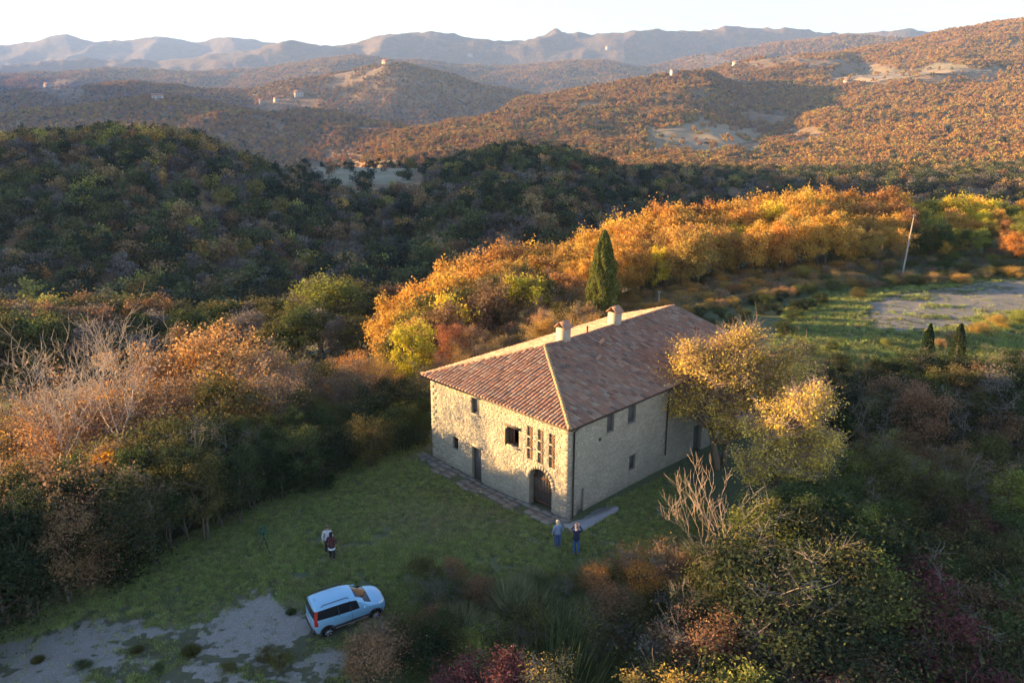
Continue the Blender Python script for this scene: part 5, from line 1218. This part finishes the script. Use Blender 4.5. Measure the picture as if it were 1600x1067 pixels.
# ---- plants with a look of their own
def special(kind, px, T, Y, c, wf, label, form=None, rz=None, twig=(.30,.24,.19), name=None, hm=(.5,16), dx=0):
    x, h = top_height(px, T, Y); return spawn(kind, x+dx, Y, max(hm[0], min(hm[1], h)), c, wf, form, rz, label=label, twig=twig, name=name)
special('cypress', 945, 358, 88, (.17,.18,.05), 1.12, 'tall slender cypress rising behind the farmhouse chimneys', 0)
special('cypress', 1455, 505, 74, (.03,.05,.022), 1.0, 'small pointed dark cypress before the stony clearing', 1)
special('cypress', 1503, 505, 75, (.04,.055,.025), 1.2, 'stubby dark cypress to the right of the pointed one by the clearing', 1)
special('wood', 642, 496, 76, (.60,.52,.06), .75, 'bright yellow tree at the left end of the roof eave', 0)
special('tall', 700, 500, 80, (.46,.21,.10), 1.0, 'red leafed tree between the yellow tree and the chimney', 1)
special('wood', 870, 440, 98, (.26,.19,.06), 1.25, 'round olive-brown tree left of the tall cypress', 2)
special('wood', 510, 424, 132, (.20,.22,.05), 1.3, 'broad green tree in the valley left of the golden wood', 3)
special('wood', 1590, 360, 110, (.60,.27,.07), 1.2, 'broad orange tree overhanging the far end of the clearing', 1)
special('bare', 1306, 420, 103, (.5,.35,.08), .9, 'leaning bare yellow bush on the bank before the clearing', 0, twig=(.62,.46,.16))
special('shrub', 1255, 412, 106, (.36,.30,.07), 1.5, 'wide olive-yellow bush on the bank under the cable', 0)
special('shrub', 1430, 385, 115, (.45,.42,.06), 1.2, 'yellow bush beside the foot of the utility pole', 1)
def custom(made, x, y, z=None, label=None, cat='tree', cols=None, rz=0.0, tw=(.3,.24,.19)):
    for o in made: COL.objects.link(o)
    made[0].location = (x, y, (gz(x, y) if z is None else z)-.1); made[0].rotation_euler = (0,0,rz); made[0]['label'] = label; made[0]['category'] = cat
    for o in made[1:]: o.color = (*(cols if o.name.split('.')[0] in ('crown','leaves') else tw), 1)
    return made[0]
def px_top(px, T, Y): return top_height(px, T, Y)
# big golden trees at the right corner of the house
x, h = px_top(1130, 492, 54.5)
custom(make_broadleaf('ivy_clad_tree', 101, h, 5.3, 3.0, 200, 26000, .155, .24, .15, .085, 12, 2, bark=M_TWIG, blobs=[(-.8,0,.68,2.7),(-3.3,-.6,.53,1.5),(3.3,.2,.66,2.4),(.8,.5,.84,1.6),(-.2,-1.2,.45,1.8),(-2.4,.3,.78,1.4),(4.0,-.3,.44,1.2)]), x+.2, 53, None, 'big golden tree reaching over the far end of the tiled roof', cols=(.72,.52,.12), tw=(.34,.22,.13))  # leaf colour raised in place of the sunlight the house blocks
x, h = px_top(1262, 596, 47.5)
custom(make_broadleaf('ivy_clad_tree', 103, h, 3.2, 2.8, 170, 19000, .145, .2, .15, .10, 10, 2, bark=M_TWIG, blobs=[(.9,0,.82,1.7),(-1.2,0,.66,1.7),(1.6,-.3,.6,1.6),(0,-.6,.45,1.9),(-2.0,-.3,.42,1.2),(2.3,.2,.40,1.0)]), x-.8, 47.5, None, 'yellow leafed tree in front of the dark wood, behind the dead branches', cols=(.70,.53,.12), tw=(.38,.27,.20))
x, h = px_top(1105, 690, 41.5)
custom(make_bare('dead_tree', 107, h, .085, 4, .42, 4, M_TWIG, .014, .40, 0, .1, (2,3), .5, 'branches'), x+1.0, 41.5, None, 'dead antler-like tree with bare curving limbs near the side wall', tw=(.56,.40,.26))
x, h = px_top(1165, 745, 42.5)
custom(make_bare('dead_tree', 109, h, .07, 3, .6, 3, M_TWIG, .014, .4, 0, .1, (2,3), .5, 'branches'), x, 42.5, None, 'smaller dead tree with thin grey limbs beside the antler-like one', tw=(.42,.36,.32))
# bare pale trees at the left edge
for i, (px, T, Y, sd, lab, sp) in enumerate(((22,500,50.5,111,'pale bare tree forking low at the very edge of the thicket',.85),(130,480,52,113,'tall bare tree with a straight white trunk above the thicket',.8),(80,498,55,117,'pale bare tree standing between the forked one and the white-trunked one',.8))):
    x, h = px_top(px, T, Y); custom(make_bare('bare_tree', sd, h, .19, 5, sp, 1, M_PALE, .013, .27, 0, .1, (3,4), .30), x, Y, None, lab)
x, h = px_top(200, 700, 44); custom(make_bare('bare_bush', 119, h, .06, 4, .9, 3, M_TWIG, .012, .3, 0, .1, (3,4), .2), x, 44, None, 'leafless greyish bush in the thicket under the white-trunked tree', 'bush', tw=(.42,.35,.30))
x, h = px_top(50, 690, 43); custom(make_bare('bare_bush', 121, h, .05, 3, .7, 5, M_TWIG, .012, .3, 300, .12, (3,4), .5), x, 43, None, 'upright tan bush with a few yellow leaves under the forked bare tree', 'bush', cols=(.6,.34,.05), tw=(.55,.42,.26))
x, h = px_top(160, 690, 46); custom(make_broadleaf('shrub', 123, 3.0, 1.2, .4, 26, 1500, .15, .04, .4, .2, 1, 3), x, 46, gz(x, 46)+max(0, h-3.1), 'small orange and yellow shrub at the white trunk', 'shrub', cols=(.70,.36,.04))
# seedling on the lawn
x, y = px_ground(412, 834, -.2); custom(make_broadleaf('lawn_seedling', 131, .75, .42, .1, 14, 420, .10, .02, .4, .2, 1, 3, crown_name='leaves', trunk_name='stems'), x, y, None, 'small pale green bushy plant alone on the lawn by the tripod', 'plant', cols=(.13,.25,.14))
special('tall', 225, 524, 66, (.50,.29,.13), 1.0, 'rounded tan-orange tree left of the taller one behind the thicket', 2)
special('tall', 335, 500, 67, (.52,.30,.12), 1.25, 'tallest rounded tan-orange tree behind the thicket', 1)
special('tallthin', 415, 535, 66, (.45,.28,.14), 1.2, 'twiggy tan tree at the right shoulder of the tan-orange pair', 0)
# ================================================================ far woods: one mass, instanced
FT = [(.46,.26,.075),(.36,.20,.065),(.31,.20,.095),(.32,.27,.07),(.05,.065,.034),(.12,.125,.05),(.19,.16,.13),(.50,.32,.075)]
def far_protos(tagn, K, nl, ls, n=2):
    col = bpy.data.collections.new(tagn); k = 0
    for i, c in enumerate(FT):
        for j in range(n):
            rg = np.random.default_rng(500+i*7+j); tall = c is FT[4]
            C = crown_points(rg, K, 3.4, 1.2, 8.2, shell=.5); ci = rg.integers(K, size=nl); P = C[ci]+rg.normal(size=(nl,3))*np.array([.75,.75,.6])
            V, F = leaf_quads(P, ls, rg, .8, .2)
            me = np_mesh('%s_%02d' % (tagn, k), V, F, M_LEAFDIST if K < 12 else M_LEAFFAR); a = me.color_attributes.new('tint', 'FLOAT_COLOR', 'POINT')
            a.data.foreach_set('color', np.tile(np.array([*c,1], np.float32), len(V)))
            o = bpy.data.objects.new('%s_%02d' % (tagn, k), me); col.objects.link(o); k += 1
    return col
def gn_scatter(name, P, idx, scl, rot, col, matless=True):
    me = bpy.data.meshes.new(name); me.vertices.add(len(P)); me.vertices.foreach_set('co', np.asarray(P, np.float32).ravel())
    for nm, typ, arr in (('idx','INT',idx.astype(np.int32)),('scl','FLOAT',scl.astype(np.float32)),('rot','FLOAT',rot.astype(np.float32))):
        me.attributes.new(nm, typ, 'POINT').data.foreach_set('value', arr)
    o = obj(name, me); ng = bpy.data.node_groups.new(name, 'GeometryNodeTree')
    ng.interface.new_socket('Geometry', in_out='INPUT', socket_type='NodeSocketGeometry'); ng.interface.new_socket('Geometry', in_out='OUTPUT', socket_type='NodeSocketGeometry')
    N = ng.nodes; L = ng.links; gi = N.new('NodeGroupInput'); go = N.new('NodeGroupOutput'); ip = N.new('GeometryNodeInstanceOnPoints'); ci = N.new('GeometryNodeCollectionInfo')
    ci.inputs['Collection'].default_value = col; ci.inputs['Separate Children'].default_value = True; ci.inputs['Reset Children'].default_value = True
    def at(nm, ty):
        a = N.new('GeometryNodeInputNamedAttribute'); a.data_type = ty; a.inputs[0].default_value = nm; return [q for q in a.outputs if q.enabled and q.name == 'Attribute'][0]
    cx = N.new('ShaderNodeCombineXYZ'); L.new(at('rot','FLOAT'), cx.inputs[2])
    L.new(gi.outputs[0], ip.inputs['Points']); L.new(ci.outputs[0], ip.inputs['Instance']); ip.inputs['Pick Instance'].default_value = True
    L.new(at('idx','INT'), ip.inputs['Instance Index']); L.new(cx.outputs[0], ip.inputs['Rotation']); L.new(at('scl','FLOAT'), ip.inputs['Scale']); L.new(ip.outputs[0], go.inputs[0])
    md = o.modifiers.new('scatter', 'NODES'); md.node_group = ng; return o
# what the camera side can see: running horizon per direction
_vu = np.linspace(-.80,.80,321); _vy = np.geomspace(60, 9000, 700)
_VX, _VY = np.meshgrid(_vu, _vy); _VZ = ground_z((_VX*_VY).ravel(), _VY.ravel()).reshape(_VX.shape)
_vt = (_VZ-CAM_H)/_VY; _hor = np.maximum.accumulate(_vt, axis=0)
def visible(x, y, h):
    u = x/y; iu = np.clip(((u+.8)/.005).round().astype(int), 0, 320); iy = np.clip(np.searchsorted(_vy, y)-2, 0, 699)
    return ((ground_z(x, y)+h-CAM_H)/y) > _hor[iy, iu]-.002
FIELDS = [(476,665,256,306),(1290,1560,104,130),(1010,1190,196,240),(60,130,130,152),(420,500,158,166),(1100,1330,92,104)]
rgf = np.random.default_rng(77)
def scatter_band(y0, y1, sp, u1=.78):
    n = int((u1*2)*(y1*y1-y0*y0)/2/(sp*sp)); y = np.sqrt(rgf.uniform(y0*y0, y1*y1, n)); u = rgf.uniform(-u1, u1, n); x = u*y
    k = visible(x, y, 9.0); x, y = x[k], y[k]; z = ground_z(x, y)
    px, py = to_px(x, y, z); keep = np.ones(len(x), bool); nz = fbm(x/60., y/60., 3, 31)
    for a, b, c, d in FIELDS: keep &= ~((px > a) & (px < b) & (py > c+6*np.sin(px*.05)) & (py < d+5*np.sin(px*.07)) & (rgf.random(len(x)) < .93))
    big = fbm(x/260., y/260., 4, 41); keep &= ~((y > 700) & (big > .66) & (nz > .45))
    return x[keep], y[keep], z[keep]
def zone_mix(x, y):
    """colour mix by place"""
    n = len(x); m = fbm(x/150., y/150., 3, 51); m2 = fbm(x/28., y/28., 2, 61); r = rgf.random(n); px = 800+F_PX*(x/y)*1.02
    out = np.zeros(n, int)
    for i in range(n):
        if y[i] < 700:  # duller mix, partly the near hills' shade put into the colours
            w = [.005,.01,.12,.03,.22,.30,.34,.0] if m[i] < .5 else [.01,.01,.16,.04,.14,.24,.42,.0]
            if y[i] > 355 and px[i] < 330 and y[i] < 400: w = [.28,.12,.2,.12,.02,.12,.06,.1]
            if 690 < px[i] < 960 and 400 < y[i] < 520: w = [.03,.02,.05,.12,.33,.38,.05,.02]
        else:
            w = [.42,.20,.22,.02,.01,.04,.05,.04]
            if m[i] > .53: w = [.30,.14,.18,.09,.04,.10,.05,.10]
            if m[i] < .40: w = [.22,.22,.28,.02,.04,.06,.16,.0]
            if px[i] > 1250 and y[i] < 3300: w = [.44,.13,.12,.07,.02,.05,.02,.15]
        if m2[i] > .62: w = [.0,.0,.1,.05,.4,.35,.1,.0] if y[i] < 700 else w
        c = np.cumsum(w); out[i] = min(7, int(np.searchsorted(c/c[-1], r[i])))
    return out
cA = far_protos('crown_near', 20, 560, .72); cB = far_protos('crown_far', 11, 150, 1.5)
def mass(name, bands, col, kind='stuff', smul=1.0, hz=0):
    P = []; 
    for b in bands: P.append(np.stack(scatter_band(*b), 1))
    P = np.concatenate(P); x, y, z = P.T
    idx = zone_mix(x, y)*2+rgf.integers(2, size=len(x)); s = rgf.uniform(*((.6,1.25) if smul < 1 else (.74,1.08)),len(x))*smul*np.clip(y/2600, 1, 2.1)
    s = np.where(idx//2 == 6, s*.85, s); P[:,2] -= .8*s+.3
    o = gn_scatter(name, P, idx, s, rgf.uniform(0, 6.28, len(x)), col); tag(o, kind=kind); print(name, len(x)); return o
w1 = mass('hillside_wood', [(165, 300, 5.0), (300, 420, 4.8), (420, 700, 5.6)], cA, smul=.92)
tag(w1, 'mixed autumn wood covering the shaded hills across the valley', 'woodland')
w2 = mass('distant_wood', [(700, 1300, 6.2), (1300, 2100, 7.4), (2100, 3800, 9.6), (3800, 6000, 15.0)], cB, smul=1.12)
tag(w2, 'orange oak wood spreading over the far sunlit hills', 'woodland')
TC = tuft_protos(); rg_ = np.random.default_rng(5)
LAWN = [px_ground(a, b, -.3) for a, b in ((672,690),(560,712),(440,765),(330,810),(200,862),(60,905),(-150,960),(-280,1010),(-280,1150),(480,1150),(560,1040),(700,1000),(900,960),(1040,900),(1120,800),(1060,740),(960,790),(900,840),(840,815),(650,722))]
def inside_house(x, y, m=.0):
    dx, dy = x-HX, y-HY; c, s = math.cos(HROT), math.sin(HROT); lx = dx*c+dy*s; ly = -dx*s+dy*c
    return (lx > -1.35-m) & (lx < FL+m) & (ly > -.15-m) & (ly < FW+.4+m)
def grass(name, P, n, smin, smax, gp, cols, label):
    xs = [p[0] for p in P]; ys = [p[1] for p in P]; x = rg_.uniform(min(xs), max(xs), n); y = rg_.uniform(min(ys), max(ys), n)
    D = poly_dist(x, y, gp); nn = fbm(x/1.6, y/1.6, 5, 71); wk = fbm(x/4.2+9, y/1.9, 5, 91); k = poly_mask(x, y, P) & ~inside_house(x, y) & ((D < .3+2.4*(nn-.5)) | ((wk > (.63 if gp is GP1 else .66)) & (rg_.random(n) < .75)) | (rg_.random(n) < .05))
    path = [px_ground(*q) for q in [(880,822),(893,834),(915,831),(964,802),(966,794),(936,797),(905,816)]]; k &= ~poly_mask(x, y, path)
    m1 = fbm(x/3.5, y/3.5, 4, 81); m2 = fbm(x/.9, y/.9, 3, 82); k &= (m2 > .30)
    x, y, m1, m2 = x[k], y[k], m1[k], m2[k]; r = rg_.random(len(x)); bare = px_ground(690, 812); bd = np.exp(-(((x-bare[0])/4.2)**2+((y-bare[1])/2.2)**2)); r = r+bd*.35
    idx = np.where(r < .26, 0, np.where(r < .48, 1, np.where(r < .62, 2, np.where(r < .80, 4, np.where(r < .9+.1*(m1 < .5), 5, 3)))))
    z = ground_z(x, y); o = gn_scatter(name, np.stack([x, y, z], 1), idx, rg_.uniform(smin, smax, len(x))*(.6+m1*.9), rg_.uniform(0, 6.28, len(x)), TC); tag(o, label, 'grass', kind='stuff'); print(name, len(x))
grass('lawn_grass', LAWN, 150000, .6, 1.5, GP1, None, 'rough green and straw-coloured grass of the lawn')
CL = [px_ground(a, b, 0) for a, b in ((1170,620),(1230,480),(1300,455),(1450,440),(1620,430),(1800,430),(1800,600),(1400,610))]
grass('meadow_grass', CL, 45000, 1.6, 3.0, GP2, None, 'short meadow grass round the stony clearing')
# loose pale stones on the lawn edge
for px, py, s in ((419,768,.16),(402,771,.12),(640,838,.10),(752,770,.14),(760,762,.10),(566,800,.08)):
    x, y = px_ground(px, py, -.3); m = MB(); m.ball((0,0,s*.3), (s,s*.7,s*.5), 7, 5); m.v = [(a+R.uniform(-.15,.15)*s, b+R.uniform(-.15,.15)*s, c+R.uniform(-.1,.1)*s) for a, b, c in m.v]
    o = m.build('stone', M_QUOIN); o.location = (x, y, gz(x, y)); tag(o, {419:'largest pale stone at the foot of the thicket',402:'smaller pale stone beside the largest one at the thicket',640:'pale stone out on the bare patch of the lawn',752:'pale stone lying before the plank door',760:'small stone at the wall beside the plank door',566:'tiny pale stone in the middle of the grass'}[px], 'stone')
# weeds standing on the gravel
for i, (px, py, h) in enumerate(((418,1032,.7),(300,1022,.5),(130,1045,.55),(215,1020,.35),(438,1046,.8),(455,958,.3),(360,1050,.5),(500,965,.3),(250,1048,.4),(60,1035,.35))):
    q = px_hit(px, py); spawn('broom' if i % 2 else 'shrub', q[0], q[1], h, pick([(OLIVE,2),(GREEN,2),(BRM,1)]), 1.3, zone='standing on the gravel', word='dark', name='weed_clump', cat='weed')
# ================================================================ open fields among the woods
def field(name, pix, mat, step):
    P = [px_hit(*q) for q in pix]; P = [p[:2] for p in P if p]; xs = [p[0] for p in P]; ys = [p[1] for p in P]
    X, Y = np.meshgrid(np.arange(min(xs), max(xs), step), np.arange(min(ys), max(ys), step)); D = poly_dist(X, Y, P)+ (fbm(X/step/6, Y/step/6, 3, 8)-.5)*step*6
    m = D > 0; Zz = ground_z(X.ravel(), Y.ravel()).reshape(X.shape)+step*.12; ii = np.arange(X.size).reshape(X.shape); f = m[:-1,:-1] & m[1:,:-1] & m[:-1,1:] & m[1:,1:]
    F = np.stack([ii[:-1,:-1], ii[:-1,1:], ii[1:,1:], ii[1:,:-1]], -1)[f]
    if not len(F): return
    used, inv = np.unique(F, return_inverse=True); V = np.stack([X.ravel(), Y.ravel(), Zz.ravel()], -1)[used]
    tag(obj(name, np_mesh(name, V, inv.reshape(-1,4), mat, True)), kind='structure')
def field_mat(name, a, b, sc):
    t = NT(name); pos = t.n('NewGeometry').outputs['Position']; return t.principled(Base_Color=t.mix(t.ramp(t.noise(sc, pos, 5, .6), [(.35,0),(.65,1)]), a, b), Roughness=.95)
field('dry_field', [(484,262),(520,258),(600,260),(655,266),(650,284),(590,290),(530,290),(490,284)], field_mat('dry_grass', (.17,.16,.08), (.30,.25,.15), .08), 2.0)
field('hill_pasture', [(1300,124),(1400,114),(1500,106),(1575,102),(1570,110),(1480,120),(1400,130),(1310,131)], field_mat('pasture', (.26,.19,.10), (.35,.26,.15), .02), 7.0)
field('valley_pasture', [(1010,196),(1080,186),(1180,190),(1190,215),(1150,236),(1060,232),(1015,215)], field_mat('rough_pasture', (.20,.155,.08), (.30,.22,.12), .02), 6.0)
# ================================================================ a label for every plant that has none yet
ORD = ['first','second','third','fourth','fifth','sixth','seventh','eighth','ninth','tenth','eleventh','twelfth','thirteenth','fourteenth','fifteenth','sixteenth','seventeenth','eighteenth','nineteenth','twentieth']+['twenty-'+w for w in ('first','second','third','fourth','fifth','sixth','seventh','eighth','ninth')]+['thirtieth']+['thirty-'+w for w in ('first','second','third','fourth','fifth','sixth','seventh','eighth','ninth')]+['fortieth']
WORD = {'wood':'leafy tree','woodthin':'half-bare tree','tall':'tree','tallthin':'thin twiggy tree','shrub':'leafy shrub','shrubthin':'sparse shrub','hedge':'dense bush','bare':'leafless bush','broom':'broom shrub','cypress':'cypress','pine':'conifer'}
_g = {}
for root, kind, zone, word, x, y in PLACED:
    if 'label' in root: continue
    pq = to_px(x, y, gz(x, y))[0]
    if 'golden wood behind' in zone: zone = 'in the golden wood left of the cypress' if pq < 940 else 'in the golden wood between cypress and pole' if pq < 1410 else 'in the golden wood beyond the tall pole'
    elif zone.startswith('on the bank below'): zone = 'between car and concrete path' if pq < 800 else 'below the two people' if pq < 1030 else 'under the dead trees' if pq < 1300 else 'on the darkest slope'
    elif 'thicket along' in zone: zone = 'in the thicket beside the farmhouse' if pq > 400 else 'in the thicket under the bare trees'
    elif 'valley' in zone: zone = 'in the valley before the shaded hill'
    elif 'dark wood' in zone: zone = 'in the dark wood below the clearing' if y > 58 else 'in the wood beyond the yellow tree'
    elif 'scrub behind' in zone: zone = 'in the warm scrub behind the thicket' if pq < 640 else 'in the scrub behind the roof'
    _g.setdefault((zone, word, WORD[kind]), []).append((x/y, root))
for (zone, word, kw), lst in _g.items():
    lst.sort(key=lambda q: q[0]); n = len(lst)
    for i, (_, r_) in enumerate(lst):
        w_ = word.replace(' twiggy','') if 'twig' in kw or 'leafless' in kw else word
        if n == 1: r_['label'] = f'the only {w_} {kw} {zone}'
        elif i == n-1 and n > 1: r_['label'] = f'rightmost {w_} {kw} {zone}'
        else: r_['label'] = f'{ORD[min(i,39)]} {w_} {kw} from left {zone}'
        r_['group'] = f'{kw}s {zone}'
for root, *_ in PLACED:
    for k_ in ('_h',):
        if k_ in root: del root[k_]
# ================================================================ air
hz = MB().box(-22000, 22000, -2000, 14000, float(Z_.min())-1.0, float(Z_.max())+15.0)
hm = bpy.data.materials.new('haze_air'); hm.use_nodes = True; _t = hm.node_tree; _t.nodes.clear()
_o = _t.nodes.new('ShaderNodeOutputMaterial'); _v = _t.nodes.new('ShaderNodeVolumePrincipled')
_v.inputs['Color'].default_value = (.31,.47,.82,1); _v.inputs['Density'].default_value = 7.5e-5; _v.inputs['Anisotropy'].default_value = 0.0
_t.links.new(_v.outputs[0], _o.inputs['Volume'])
haze = hz.build('haze', hm); tag(haze, kind='stuff'); haze.display_type = 'WIRE'
